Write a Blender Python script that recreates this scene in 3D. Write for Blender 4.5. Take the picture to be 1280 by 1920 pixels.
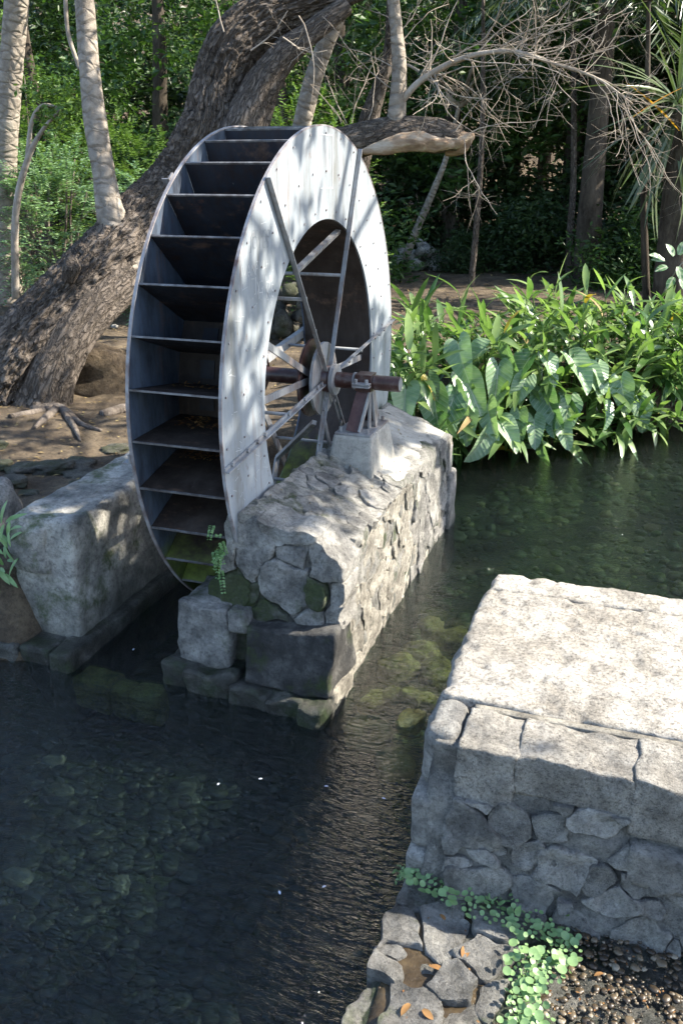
import bpy, math, random
import numpy as np
from mathutils import Vector, Matrix

# ------------------------------------------------------------------ camera, sky, sun, exposure
for o in list(bpy.data.objects):
    bpy.data.objects.remove(o)
scene = bpy.context.scene
COL = scene.collection
CAM = np.array([1.944, -5.294, 2.730]); YAW = 0.33355; PITCH = 0.37252; FPX = 1661.9
cd = bpy.data.cameras.new('camera'); cam = bpy.data.objects.new('camera', cd); COL.objects.link(cam)
cam.location = CAM; cam.rotation_euler = (math.pi/2-PITCH, 0, YAW)
cd.sensor_fit = 'VERTICAL'; cd.sensor_height = 36; cd.lens = FPX/1920*36; cd.clip_end = 500; cd.clip_start = .05
scene.camera = cam

SUN = np.array([1.0, .42, .95]); SUN /= np.linalg.norm(SUN)
world = bpy.data.worlds.new('World'); scene.world = world; world.use_nodes = True
wn = world.node_tree; bg = wn.nodes['Background']
sky = wn.nodes.new('ShaderNodeTexSky'); sky.sky_type = 'NISHITA'; sky.sun_disc = False
sky.sun_elevation = math.asin(SUN[2]); sky.sun_rotation = math.atan2(SUN[0], SUN[1])
wn.links.new(sky.outputs[0], bg.inputs[0]); bg.inputs[1].default_value = 0.15
sl = bpy.data.lights.new('sun', 'SUN'); sl.energy = 5.0; sl.angle = math.radians(.5); sl.color = (1, .93, .80)
so = bpy.data.objects.new('sun', sl); COL.objects.link(so); so.location = (20, 8, 20)
so.rotation_euler = Vector(SUN).to_track_quat('Z', 'Y').to_euler()
scene.view_settings.view_transform = 'Standard'; scene.view_settings.look = 'None'
scene.view_settings.exposure = 1.7; scene.view_settings.gamma = 1
scene.render.engine = 'CYCLES'
scene.cycles.use_denoising = True; scene.cycles.use_adaptive_sampling = True; scene.cycles.adaptive_threshold = .018
scene.cycles.max_bounces = 8; scene.cycles.diffuse_bounces = 3; scene.cycles.transparent_max_bounces = 8
scene.cycles.caustics_reflective = False; scene.cycles.caustics_refractive = False

# ------------------------------------------------------------------ helpers
_cp, _sp, _cy, _sy = math.cos(PITCH), math.sin(PITCH), math.cos(YAW), math.sin(YAW)
FWD = np.array([-_sy*_cp, _cy*_cp, -_sp]); RGT = np.array([_cy, _sy, 0]); UPV = np.cross(RGT, FWD)
def ray(px, py): return FWD+(px-640)/FPX*RGT-(py-960)/FPX*UPV
def atY(px, py, Y): d = ray(px, py); return CAM+d*((Y-CAM[1])/d[1])      # survey: picture point -> place on the plane y=Y
def atX(px, py, X): d = ray(px, py); return CAM+d*((X-CAM[0])/d[0])
def atZ(px, py, Z): d = ray(px, py); return CAM+d*((Z-CAM[2])/d[2])
def wpx(px, P): return px/FPX*float(np.dot(np.asarray(P)-CAM, FWD))

def _h(i, j, k, s):
    n = (i*374761393+j*668265263+k*2147483647+s*974711) & 0xffffffff
    n = ((n ^ (n >> 13))*1274126177) & 0xffffffff
    n = ((n ^ (n >> 16))*2246822519) & 0xffffffff
    return ((n ^ (n >> 15)) & 0xffff)/32767.5-1
def vnoise(P, s=0):
    P = np.asarray(P, float); f = np.floor(P); t = P-f; t = t*t*(3-2*t); f = f.astype(np.int64)
    i, j, k = f[..., 0], f[..., 1], f[..., 2]; a, b, c = t[..., 0], t[..., 1], t[..., 2]; r = 0
    for di in (0, 1):
        for dj in (0, 1):
            for dk in (0, 1):
                r = r+_h(i+di, j+dj, k+dk, s)*(a if di else 1-a)*(b if dj else 1-b)*(c if dk else 1-c)
    return r
def fbm(P, oc=4, s=0, g=.5):
    P = np.asarray(P, float); r = 0; a = 1; t = 0
    for q in range(oc):
        r = r+a*vnoise(P*(2.03**q)+q*17.3, s+q); t += a; a *= g
    return r/t
def vfbm(P, oc=4, s=0): return np.stack([fbm(P, oc, s), fbm(P, oc, s+31), fbm(P, oc, s+67)], -1)

def mesh(name, V, F, mat, smooth=True):
    V = np.asarray(V, np.float32).reshape(-1, 3); Fs = F if isinstance(F, list) and np.ndim(F[0]) == 2 else [F]
    Fs = [np.asarray(f, np.int32) for f in Fs if len(f)]
    me = bpy.data.meshes.new(name); me.vertices.add(len(V)); me.vertices.foreach_set('co', V.ravel())
    lv = np.concatenate([f.ravel() for f in Fs]); tot = np.concatenate([np.full(len(f), f.shape[1], np.int32) for f in Fs])
    me.loops.add(len(lv)); me.loops.foreach_set('vertex_index', lv)
    me.polygons.add(len(tot)); me.polygons.foreach_set('loop_start', np.concatenate([[0], np.cumsum(tot)[:-1]]).astype(np.int32))
    me.update(calc_edges=True); me.validate()
    me.polygons.foreach_set('use_smooth', np.full(len(me.polygons), smooth))
    if mat: me.materials.append(mat)
    me.update()
    return me
WL = {}
def ob(name, me, parent=None, loc=(0, 0, 0), rot=None, scale=None, label=None, cat=None, group=None, kind=None):
    o = bpy.data.objects.new(name, me); COL.objects.link(o); loc = Vector([float(q) for q in loc])
    WL[o.name] = loc
    if parent: o.parent = parent; o.location = loc-WL[parent.name]
    else: o.location = loc
    if rot is not None: o.rotation_euler = rot
    if scale is not None: o.scale = scale if hasattr(scale, '__len__') else (scale,)*3
    if label: o['label'] = label
    if cat: o['category'] = cat
    if group: o['group'] = group
    if kind: o['kind'] = kind
    return o
def thing(name, label, cat, loc=(0, 0, 0), group=None): return ob(name, None, None, loc, label=label, cat=cat, group=group)
class MB:
    def __init__(s): s.V = []; s.F = {}; s.n = 0
    def add(s, V, F):
        V = np.asarray(V, float).reshape(-1, 3)
        for f in (F if isinstance(F, list) else [F]):
            f = np.asarray(f)
            if len(f): s.F.setdefault(f.shape[1], []).append(f+s.n)
        s.V.append(V); s.n += len(V)
        return s
    def mesh(s, name, mat, smooth=True):
        return mesh(name, np.concatenate(s.V), [np.concatenate(f) for f in s.F.values()], mat, smooth)

def rbox(x0, x1, y0, y1, z0, z1, step, r=.02, amp=.01, ns=6., fn=None, s=0, oc=4):
    n = [max(1, int(round((b-a)/step))) for a, b in ((x0, x1), (y0, y1), (z0, z1))]
    idx = {}; L = []; F = []
    def vi(t):
        if t not in idx: idx[t] = len(L); L.append(t)
        return idx[t]
    for ax in range(3):
        a, b = [(1, 2), (2, 0), (0, 1)][ax]
        for side in (0, 1):
            for i in range(n[a]):
                for j in range(n[b]):
                    q = []
                    for di, dj in ((0, 0), (1, 0), (1, 1), (0, 1)):
                        t = [0, 0, 0]; t[ax] = n[ax]*side; t[a] = i+di; t[b] = j+dj; q.append(vi(tuple(t)))
                    F.append(q if side else q[::-1])
    T = np.array(L, float)/np.array(n); lo = np.array([x0, y0, z0]); hi = np.array([x1, y1, z1]); P = lo+T*(hi-lo)
    rr = np.minimum(r*(1+.6*fbm(P*4, 2, s+5)), np.min(hi-lo)*.49)[:, None]
    c = np.clip(P, lo+rr, hi-rr); d = P-c; l = np.linalg.norm(d, axis=1, keepdims=True); P = np.where(l > 1e-9, c+d/np.maximum(l, 1e-9)*rr, P)
    if fn is not None: P = fn(P, T)
    if amp: P = P+vfbm(P*ns, oc, s)*amp
    return P, np.array(F)
def box(cx, cy, cz, sx, sy, sz):
    V = np.array([[i, j, k] for i in (-.5, .5) for j in (-.5, .5) for k in (-.5, .5)])*[sx, sy, sz]+[cx, cy, cz]
    return V, np.array([[0, 1, 3, 2], [4, 6, 7, 5], [0, 4, 5, 1], [2, 3, 7, 6], [0, 2, 6, 4], [1, 5, 7, 3]])
def obox(a, b, up, w, h):        # bar from a to b; w across, h along up
    a, b, up = map(lambda q: np.asarray(q, float), (a, b, up)); d = (b-a)/np.linalg.norm(b-a); up = up-d*np.dot(up, d); up /= np.linalg.norm(up); sd = np.cross(d, up)
    V = [p+sd*w*i+up*h*j for p in (a, b) for i, j in ((-.5, -.5), (.5, -.5), (.5, .5), (-.5, .5))]
    return np.array(V), np.array([[3, 2, 1, 0], [4, 5, 6, 7], [0, 1, 5, 4], [1, 2, 6, 5], [2, 3, 7, 6], [3, 0, 4, 7]])
def spline(pts, rad, n):
    pts = np.asarray(pts, float); rad = np.asarray(rad, float); m = len(pts)
    Q = np.vstack([2*pts[0]-pts[1], pts, 2*pts[-1]-pts[-2]]); u = np.linspace(0, m-1-1e-6, n); i = u.astype(int); t = (u-i)[:, None]
    p0, p1, p2, p3 = Q[i], Q[i+1], Q[i+2], Q[i+3]
    P = .5*(2*p1+(p2-p0)*t+(2*p0-5*p1+4*p2-p3)*t*t+(3*p1-p0-3*p2+p3)*t**3)
    return P, np.interp(u, np.arange(m), rad)
def tube(pts, rad, n=None, sides=8, amp=0., ns=5., s=0, cap=True, stretch=4., oc=4):
    if n is None: n = len(pts)
    P, R = spline(pts, rad, n) if n != len(pts) else (np.asarray(pts, float), np.asarray(rad, float))
    T = np.gradient(P, axis=0); T /= np.linalg.norm(T, axis=1, keepdims=True)+1e-12
    a = np.array([0, 0, 1.]) if abs(T[0][2]) < .9 else np.array([1., 0, 0]); N = np.cross(T[0], a); N /= np.linalg.norm(N); V = []
    ln = np.concatenate([[0], np.cumsum(np.linalg.norm(np.diff(P, axis=0), axis=1))])
    th = np.arange(sides)/sides*2*math.pi
    for q in range(n):
        N = N-T[q]*np.dot(N, T[q]); N /= np.linalg.norm(N); B = np.cross(T[q], N); r = R[q]
        if amp:
            k = np.stack([np.cos(th)*R[0]*ns, np.sin(th)*R[0]*ns, np.full(sides, ln[q]*ns/stretch)], 1)
            rg = 1-np.abs(fbm(k, oc, s)); big = fbm(np.stack([np.cos(th), np.sin(th), np.full(sides, ln[q]*.8)], 1), 2, s+9)
            r = r*(1+amp*(rg*1.6-1.2)+amp*.9*big)
        V.append(P[q]+(np.cos(th)*r)[:, None]*N+(np.sin(th)*r)[:, None]*B)
    global BARK; BARK = np.concatenate([np.stack([np.cos(th)*max(R[q], R.max()*.5), np.sin(th)*max(R[q], R.max()*.5), np.full(sides, ln[q])], 1) for q in range(n)])
    V = np.concatenate(V); i = np.arange(sides); j = (i+1) % sides
    F = np.concatenate([np.stack([q*sides+i, q*sides+j, (q+1)*sides+j, (q+1)*sides+i], 1) for q in range(n-1)]); Fs = [F]
    if cap:
        V = np.vstack([V, P[0], P[-1]]); e = len(V)
        Fs.append(np.concatenate([np.stack([j, i, np.full(sides, e-2)], 1), np.stack([(n-1)*sides+i, (n-1)*sides+j, np.full(sides, e-1)], 1)]))
    return V, Fs
def cyl(a, b, r, sides=20, r2=None): return tube([a, b], [r, r if r2 is None else r2], sides=sides)
def clip(poly, a, b, w=0.):      # keep the side of poly nearer to a than b (w shifts the border towards b)
    d = b-a; m = (a+b)/2+d*w; out = []
    for i in range(len(poly)):
        p, q = poly[i], poly[(i+1) % len(poly)]; fp, fq = np.dot(p-m, d), np.dot(q-m, d)
        if fp <= 0: out.append(p)
        if (fp < 0 < fq) or (fq < 0 < fp): out.append(p+(q-p)*(fp/(fp-fq)))
    return out
def voronoi(seeds, bound, asp=1., vary=.36, s=1):
    wr = np.random.default_rng(s).random(len(seeds))
    S = np.asarray(seeds, float)*[1, asp]; Bd = [np.array([p[0], p[1]*asp]) for p in bound]; cells = []
    for i in range(len(S)):
        poly = Bd
        for j in np.argsort(((S-S[i])**2).sum(1))[1:18]:
            poly = clip(poly, S[i], S[j], (wr[i]-wr[j])*vary)
            if len(poly) < 3: break
        cells.append(np.array(poly)/[1, asp] if len(poly) >= 3 else None)
    return cells
def stone(poly, gap, dep, s, seg=.016, rough=.012, ns=14., back=.05, rings=(1, .985, .95, .86, .72, .54, .36, .18), flat=.75):
    """one irregular stone, local frame u,v,n around its centroid"""
    c = poly.mean(0); pts = []
    for i in range(len(poly)):
        p, q = poly[i], poly[(i+1) % len(poly)]; k = max(1, int(np.linalg.norm(q-p)/seg))
        pts += [p+(q-p)*t/k for t in range(k)]
    pts = np.array(pts)-c; size = np.sqrt(np.mean((pts**2).sum(1))); ln = np.linalg.norm(pts, axis=1, keepdims=True)
    pts = pts*np.maximum(.35, 1-gap/ln)
    an = np.c_[pts, np.zeros(len(pts))]; pts = pts+vfbm(an*12+s*2.3, 4, 15)[:, :2]*min(.045, size*.5)
    k = len(pts); sm = (np.roll(pts, 1, 0)+pts*2+np.roll(pts, -1, 0))/4; pts = (pts+sm)/2
    V = [np.c_[pts, np.full(k, -back)]]
    tl = np.array([random.gauss(0, .06), random.gauss(0, .06)])
    for r, h in zip(rings, (.3, .8, .97, 1., 1., 1., 1., 1.)):
        q = pts*r; V.append(np.c_[q, dep*h+np.clip(q@tl, -.012, .012)])
    V = np.concatenate(V+[np.array([[0, 0, dep]])]); off = np.array([s*3.7, s*1.3, s*.7])
    rg = 1-2*np.abs(fbm(V*ns*.5+off, 4, 8)); V += vfbm(V*ns*1.3+off, 4, 3)*rough*.7; V[k:, 2] += (rg[k:]*.8+fbm(V[k:]*ns*2.6+off, 3, 5)*.4)*rough
    i = np.arange(k); j = (i+1) % k; nr = len(rings)
    F = np.concatenate([np.stack([q*k+i, q*k+j, (q+1)*k+j, (q+1)*k+i], 1) for q in range(nr)])
    return c, V, [F, np.stack([nr*k+i, nr*k+j, np.full(k, (nr+1)*k)], 1)]
def stonework(parent, name, mat, O, U, Vv, N, cells, gap=.008, dep=(.015, .04), s=0, skip=0., **kw):
    O, U, Vv, N = map(lambda q: np.asarray(q, float), (O, U, Vv, N)); M = np.stack([U, Vv, N])
    random.seed(s)
    for q, poly in enumerate(cells):
        if poly is None: continue
        a = .5*abs(np.dot(poly[:, 0], np.roll(poly[:, 1], 1))-np.dot(poly[:, 1], np.roll(poly[:, 0], 1)))
        if a < .0006 or random.random() < skip: continue
        mt = mat[q % len(mat)] if isinstance(mat, (list, tuple)) else mat
        c, V, F = stone(poly, gap, random.uniform(*dep), s*50+q, **kw)
        me = mesh(name, V@M, F, mt); me.set_sharp_from_angle(angle=.75); ob(name, me, parent, O+c[0]*U+c[1]*Vv)
def rock(rx, ry, rz, s, sub=3, amp=.25, ns=1.6):
    n, m = 8*sub//2, 5*sub//2; V = []; F = []
    for i in range(m+1):
        p = math.pi*i/m
        for j in range(n):
            t = 2*math.pi*j/n; V.append((math.sin(p)*math.cos(t), math.sin(p)*math.sin(t), math.cos(p)))
    V = np.array(V); V = np.sign(V)*np.abs(V)**.75; V = V*(1+amp*fbm(V*ns+s*7.1, 3, s)[:, None])
    for i in range(m):
        for j in range(n): F.append([i*n+j, (i+1)*n+j, (i+1)*n+(j+1) % n, i*n+(j+1) % n])
    return V*[rx, ry, rz], np.array(F)

# ------------------------------------------------------------------ materials
def nt(name):
    m = bpy.data.materials.new(name); m.use_nodes = True; t = m.node_tree
    return m, t, t.nodes['Principled BSDF'], t.nodes['Material Output']
def N(t, typ, **kw):
    n = t.nodes.new('ShaderNode'+typ)
    for k, v in kw.items():
        if k in n.inputs.keys(): n.inputs[k].default_value = v
        else: setattr(n, k, v)
    return n
def ramp(t, src, stops):
    r = N(t, 'ValToRGB'); e = r.color_ramp.elements
    while len(e) < len(stops): e.new(.5)
    for q, (p, c) in zip(e, stops): q.position = p; q.color = (c if hasattr(c, '__len__') else (c, c, c))+(() if hasattr(c, '__len__') and len(c) == 4 else (1,))
    t.links.new(src, r.inputs[0]); return r.outputs[0]
def mixc(t, f, a, b, mode='MIX'):
    m = N(t, 'Mix', data_type='RGBA', blend_type=mode)
    for s, q in ((0, f), (6, a), (7, b)):
        if hasattr(q, 'is_linked'): t.links.new(q, m.inputs[s])
        else: m.inputs[s].default_value = q if s == 0 else tuple(q)+(1,)
    return m.outputs[2]
def math_(t, op, a, b=0.):
    m = N(t, 'Math', operation=op)
    for s, q in ((0, a), (1, b)):
        if hasattr(q, 'is_linked'): t.links.new(q, m.inputs[s])
        else: m.inputs[s].default_value = q
    return m.outputs[0]
def noise(t, scale, detail=6, rough=.6, vec=None, **kw):
    n = N(t, 'TexNoise', Scale=scale, Detail=detail, Roughness=rough, **kw)
    if vec is not None: t.links.new(vec, n.inputs['Vector'])
    return n.outputs['Fac']
def world_pos(t, sc=None):
    g = N(t, 'NewGeometry').outputs['Position']
    if sc:
        m = N(t, 'Mapping'); m.inputs['Scale'].default_value = sc; t.links.new(g, m.inputs['Vector']); return m.outputs[0]
    return g
def bump(t, b, src, strength, dist, prev=None):
    n = N(t, 'Bump', Strength=strength, Distance=dist); t.links.new(src, n.inputs['Height'])
    if prev is not None: t.links.new(prev, n.inputs['Normal'])
    if b is not None: t.links.new(n.outputs[0], b.inputs['Normal'])
    return n.outputs[0]
def stone_mat(name, dark, mid, light, sc=5., rough=.9, moss=0., mosscol=(.06, .09, .015), wet=None, pits=.6, bumpd=.012, speck_shade=.3, stain=0.):
    m, t, b, o = nt(name); P = world_pos(t)
    c = ramp(t, noise(t, sc, 6, .68, P), [(.37, dark), (.5, mid), (.63, light)])
    f = noise(t, sc*9, 6, .82, P); c = mixc(t, min(1, speck_shade*2.1), c, ramp(t, f, [(.38, (.3, .29, .28)), (.5, (1.0, 1.0, 1.0)), (.66, (1.25, 1.24, 1.22))]), 'MULTIPLY')  # speckle, deepened in colour so pits look shaded where the bump shows little
    if stain:
        c = mixc(t, stain, c, ramp(t, noise(t, 2.1, 5, .7, P), [(.4, (.45, .42, .37)), (.56, (1., 1., 1.))]), 'MULTIPLY')
        vc = N(t, 'TexVoronoi', feature='DISTANCE_TO_EDGE', Scale=1.7); vd = N(t, 'VectorMath', operation='MULTIPLY_ADD'); t.links.new(N(t, 'TexNoise', Scale=4., Detail=5.).outputs['Color'], vd.inputs[0]); vd.inputs[1].default_value = (.35, .35, .35); t.links.new(P, vd.inputs[2]); t.links.new(vd.outputs[0], vc.inputs['Vector'])
        c = mixc(t, stain*.8, c, ramp(t, vc.outputs['Distance'], [(0., (.25, .23, .2)), (.012, (1., 1., 1.))]), 'MULTIPLY')
    rn = N(t, 'ObjectInfo').outputs['Random']
    c = mixc(t, 1, c, ramp(t, rn, [(0, (.86, .85, .83)), (1, (1.08, 1.07, 1.04))]), 'MULTIPLY')
    if moss:
        mf = math_(t, 'MULTIPLY', ramp(t, noise(t, 3.2, 5, .7, P), [(.56-moss*.25, 0.), (.68-moss*.2, 1.)]), .85)
        c = mixc(t, mf, c, ramp(t, noise(t, 60, 3, .6, P), [(.3, tuple(q*.5 for q in mosscol)), (.7, mosscol)]))
    b.inputs['Roughness'].default_value = rough
    if wet:                                   # damp, algae-dark stone near the water line
        z = N(t, 'SeparateXYZ'); t.links.new(P, z.inputs[0])
        zz = math_(t, 'ADD', z.outputs[2], math_(t, 'MULTIPLY', noise(t, 6, 4, .6, P), .12))
        wf = N(t, 'MapRange', **{'From Min': wet[0], 'From Max': wet[1], 'To Min': 1., 'To Max': 0.}); t.links.new(zz, wf.inputs[0])
        c = mixc(t, wf.outputs[0], c, mixc(t, .72, c, (.028, .034, .02)))
        t.links.new(N(t, 'MapRange', **{'To Min': rough, 'To Max': .3}).inputs[0], wf.outputs[0]) if False else None
        rr = N(t, 'MapRange', **{'To Min': rough, 'To Max': .35}); t.links.new(wf.outputs[0], rr.inputs[0]); t.links.new(rr.outputs[0], b.inputs['Roughness'])
    t.links.new(c, b.inputs['Base Color'])
    n1 = bump(t, None, noise(t, sc*2.2, 7, .74, P), 1., bumpd*4)
    v = N(t, 'TexVoronoi', Scale=sc*16); t.links.new(P, v.inputs['Vector'])
    n2 = bump(t, None, ramp(t, v.outputs['Distance'], [(0., 0.), (.35, 1.)]), pits, bumpd*.8, n1)
    bump(t, b, noise(t, sc*22, 4, .78, P), .9, bumpd*1.2, n2)
    return m
def simple_mat(name, cols, sc=8., rough=.7, bumpd=.004, bs=None, stretch=None, metal=0., spec=.5):
    m, t, b, o = nt(name); P = world_pos(t, stretch); k = len(cols)
    t.links.new(ramp(t, noise(t, sc, 8, .65, P), [(.3+.4*i/max(1, k-1), c) for i, c in enumerate(cols)]), b.inputs['Base Color'])
    b.inputs['Roughness'].default_value = rough; b.inputs['Metallic'].default_value = metal; b.inputs['Specular IOR Level'].default_value = spec
    if bumpd: bump(t, b, noise(t, bs or sc*4, 8, .7, P), .8, bumpd)
    return m
def leaf_mat(name, c1, c2, trans=.35, rough=.45, spec=.4, sc=3., perob=False):
    m, t, b, o = nt(name); P = world_pos(t)
    rn = N(t, 'ObjectInfo').outputs['Random'] if perob else N(t, 'NewGeometry').outputs['Random Per Island']
    c = ramp(t, math_(t, 'ADD', math_(t, 'MULTIPLY', noise(t, sc, 3, .6, P), .6), math_(t, 'MULTIPLY', rn, .4)), [(.3, c1), (.72, c2)])
    t.links.new(c, b.inputs['Base Color']); b.inputs['Roughness'].default_value = rough; b.inputs['Specular IOR Level'].default_value = spec
    tr = N(t, 'BsdfTranslucent'); t.links.new(mixc(t, 1, c, (1., 1.15, .6), 'MULTIPLY'), tr.inputs[0])
    mx = N(t, 'MixShader'); mx.inputs[0].default_value = trans
    t.links.new(b.outputs[0], mx.inputs[1]); t.links.new(tr.outputs[0], mx.inputs[2]); t.links.new(mx.outputs[0], o.inputs[0])
    return m
def bark_mat(name, dark, mid, light, sc=9., rings=False, bumpd=.03, stretch=(1, 1, .28)):
    m, t, b, o = nt(name); P = world_pos(t, stretch)
    f = noise(t, sc, 9, .7, P, Distortion=.6)
    c = ramp(t, f, [(.32, dark), (.5, mid), (.68, light)])
    c = mixc(t, ramp(t, noise(t, 2.2, 6, .7, world_pos(t)), [(.45, 0.), (.65, .55)]), c, light)
    t.links.new(c, b.inputs['Base Color']); b.inputs['Roughness'].default_value = .9; b.inputs['Specular IOR Level'].default_value = .2
    n1 = bump(t, None, f, 1., bumpd)
    if rings:
        w = N(t, 'TexWave', Scale=2.6, Distortion=9., Detail=4., bands_direction='Z'); t.links.new(world_pos(t), w.inputs['Vector'])
        n1 = bump(t, None, w.outputs['Fac'], .35, .012, n1)
    bump(t, b, noise(t, sc*6, 5, .7, P), .7, bumpd*.3, n1)
    return m

G = (.20, .19, .178)
M_stone = stone_mat('weathered_basalt', (.14, .135, .128), (.29, .28, .265), (.47, .45, .42), 5., moss=.08, wet=(.0, .28), bumpd=.011)
M_stone_m = stone_mat('mossy_basalt', (.08, .078, .07), (.19, .185, .165), (.31, .30, .27), 6., moss=.75, wet=(.02, .4), bumpd=.014)
M_stone_f = stone_mat('grey_block', (.19, .184, .175), (.36, .348, .325), (.52, .50, .465), 5., moss=0., bumpd=.012, stain=.35)
M_cop = stone_mat('coping', (.28, .262, .235), (.44, .415, .375), (.6, .565, .51), 7., pits=1., bumpd=.010, speck_shade=.4, stain=.45)
M_rub = stone_mat('rubble_mortar', (.16, .155, .145), (.32, .31, .288), (.48, .46, .42), 7., moss=0., bumpd=.016, stain=.3)
M_slab = stone_mat('wet_ledge_slab', (.09, .088, .082), (.2, .195, .185), (.36, .35, .325), 5., rough=.42, moss=.04, bumpd=.011, stain=.7)
M_mortar = stone_mat('rough_mortar', (.17, .165, .153), (.34, .33, .305), (.52, .50, .46), 7., moss=.08, wet=(.02, .35), bumpd=.016)
M_cream = stone_mat('sunlit_cream_stone', (.17, .155, .13), (.33, .305, .26), (.50, .465, .40), 6., moss=.0, wet=(-.04, .07), bumpd=.012)  # cream tone carries the look of stone in sun
M_conc = stone_mat('pitted_concrete', (.43, .40, .355), (.59, .55, .495), (.72, .68, .615), 7., pits=1., bumpd=.009, speck_shade=.45, stain=.45)
M_smooth = stone_mat('trowelled_concrete', (.20, .195, .18), (.28, .27, .25), (.36, .35, .32), 3., bumpd=.003, pits=.3, wet=None, speck_shade=.2)
M_left = stone_mat('stained_block', (.12, .12, .11), (.28, .268, .245), (.46, .44, .40), 3.4, moss=.04, wet=(-.05, .5), bumpd=.008)
M_wet = stone_mat('wet_dark_stone', (.03, .032, .026), (.07, .07, .06), (.16, .155, .14), 6., rough=.38, moss=.35, mosscol=(.03, .055, .012), bumpd=.012)
M_dark = stone_mat('dark_bank_stone', (.045, .042, .035), (.09, .085, .07), (.16, .15, .125), 5., moss=.3, mosscol=(.05, .06, .02), bumpd=.012)
M_char = stone_mat('charcoal_block', (.03, .03, .03), (.075, .073, .07), (.17, .165, .155), 7., rough=.75, moss=.1, bumpd=.012)
M_under = stone_mat('algae_stone', (.28, .21, .06), (.62, .48, .14), (.8, .66, .28), 6., rough=.6, moss=.1, bumpd=.01)
M_steelpost = simple_mat('support_paint', [(.045, .016, .014), (.075, .028, .024), (.10, .05, .045)], 14., .38, .0015)

def wheel_paint(name, base, worn, stain, algae=True, rough=.42, streak=.5):
    m, t, b, o = nt(name); P = world_pos(t); Ps = world_pos(t, (1, 1, .22))
    c = ramp(t, noise(t, 3.2, 9, .7, Ps), [(.36, stain), (.48, base), (.64, worn)])
    c = mixc(t, streak, c, ramp(t, noise(t, 22, 6, .75, Ps), [(.36, stain), (.56, base)]), 'MIX')
    c = mixc(t, ramp(t, noise(t, 34, 7, .8, P), [(.67, 0.), (.73, .8)]), c, (.62, .62, .60))
    c = mixc(t, ramp(t, noise(t, 7, 8, .75, P), [(.60, 0.), (.72, .75)]), c, (.10, .05, .033))
    rr_ = ramp(t, noise(t, 5, 6, .7, world_pos(t, (1, 2.6, .25))), [(.57, 0.), (.70, .6)]); c = mixc(t, rr_, c, (.14, .085, .06))
    if algae:
        z = N(t, 'SeparateXYZ'); t.links.new(P, z.inputs[0])
        zf = N(t, 'MapRange', **{'From Min': .2, 'From Max': 1.0, 'To Min': .85, 'To Max': 0.}); t.links.new(z.outputs[2], zf.inputs[0])
        af = ramp(t, math_(t, 'ADD', math_(t, 'MULTIPLY', noise(t, 6, 6, .65, P), .7), math_(t, 'SUBTRACT', zf.outputs[0], .30)), [(.28, 0.), (.5, .85)])
        c = mixc(t, af, c, ramp(t, noise(t, 20, 4, .6, P), [(.3, (.06, .07, .02)), (.7, (.16, .21, .035))]))
    t.links.new(c, b.inputs['Base Color']); t.links.new(ramp(t, noise(t, 12, 5, .7, P), [(.3, rough-.1), (.7, rough+.2)]), b.inputs['Roughness'])
    b.inputs['Specular IOR Level'].default_value = .3
    bump(t, b, noise(t, 90, 5, .7, P), .35, .0015)
    return m
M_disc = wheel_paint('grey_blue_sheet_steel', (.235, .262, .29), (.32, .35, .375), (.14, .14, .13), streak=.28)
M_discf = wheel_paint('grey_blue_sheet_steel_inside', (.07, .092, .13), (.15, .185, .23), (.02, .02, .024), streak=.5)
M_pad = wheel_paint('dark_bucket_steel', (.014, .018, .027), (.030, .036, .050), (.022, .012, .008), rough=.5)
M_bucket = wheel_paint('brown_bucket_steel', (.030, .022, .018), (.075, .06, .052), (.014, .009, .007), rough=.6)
M_spoke = wheel_paint('spoke_steel', (.24, .25, .26), (.38, .39, .39), (.12, .08, .065), algae=False)
M_edge = simple_mat('rusty_edge', [(.10, .06, .05), (.24, .22, .22), (.34, .34, .35)], 9., .5, .001)
M_axle = simple_mat('axle_steel', [(.030, .012, .010), (.055, .024, .020), (.13, .11, .105)], 16., .36, .0015)

M_soil = stone_mat('bank_soil', (.055, .038, .023), (.11, .08, .05), (.185, .14, .09), 3., rough=.95, bumpd=.02, pits=.4)
M_gravelbed = stone_mat('stream_bed', (.008, .014, .008), (.022, .036, .014), (.05, .07, .026), 4., bumpd=.01)

m, t, b, o = nt('stream_water'); t.nodes.remove(b)              # clear, greenish, rippled
Pw = world_pos(t); Pr = world_pos(t, (.75, 2.0, 1)); 
n1 = bump(t, None, noise(t, 6.5, 3, .55, Pr, Distortion=1.4), .55, .05)
n2 = bump(t, None, noise(t, 17, 3, .6, Pr, Distortion=2.), .85, .022, n1)
fr = N(t, 'Fresnel', IOR=1.36); t.links.new(n2, fr.inputs['Normal'])
gl = N(t, 'BsdfGlossy', Roughness=.03); gl.inputs['Color'].default_value = (1, 1, 1, 1); t.links.new(n2, gl.inputs['Normal'])
rf = N(t, 'BsdfRefraction', IOR=1.33, Roughness=0.); rf.inputs['Color'].default_value = (.5, .66, .66, 1); t.links.new(n2, rf.inputs['Normal'])
tp = N(t, 'BsdfTransparent'); tp.inputs['Color'].default_value = (.56, .70, .62, 1)
ms = N(t, 'MixShader'); ms.inputs[0].default_value = .28; t.links.new(tp.outputs[0], ms.inputs[1]); t.links.new(rf.outputs[0], ms.inputs[2])
mw = N(t, 'MixShader'); t.links.new(fr.outputs[0], mw.inputs[0]); t.links.new(ms.outputs[0], mw.inputs[1]); t.links.new(gl.outputs[0], mw.inputs[2])
t.links.new(mw.outputs[0], o.inputs[0]); M_water = m

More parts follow.
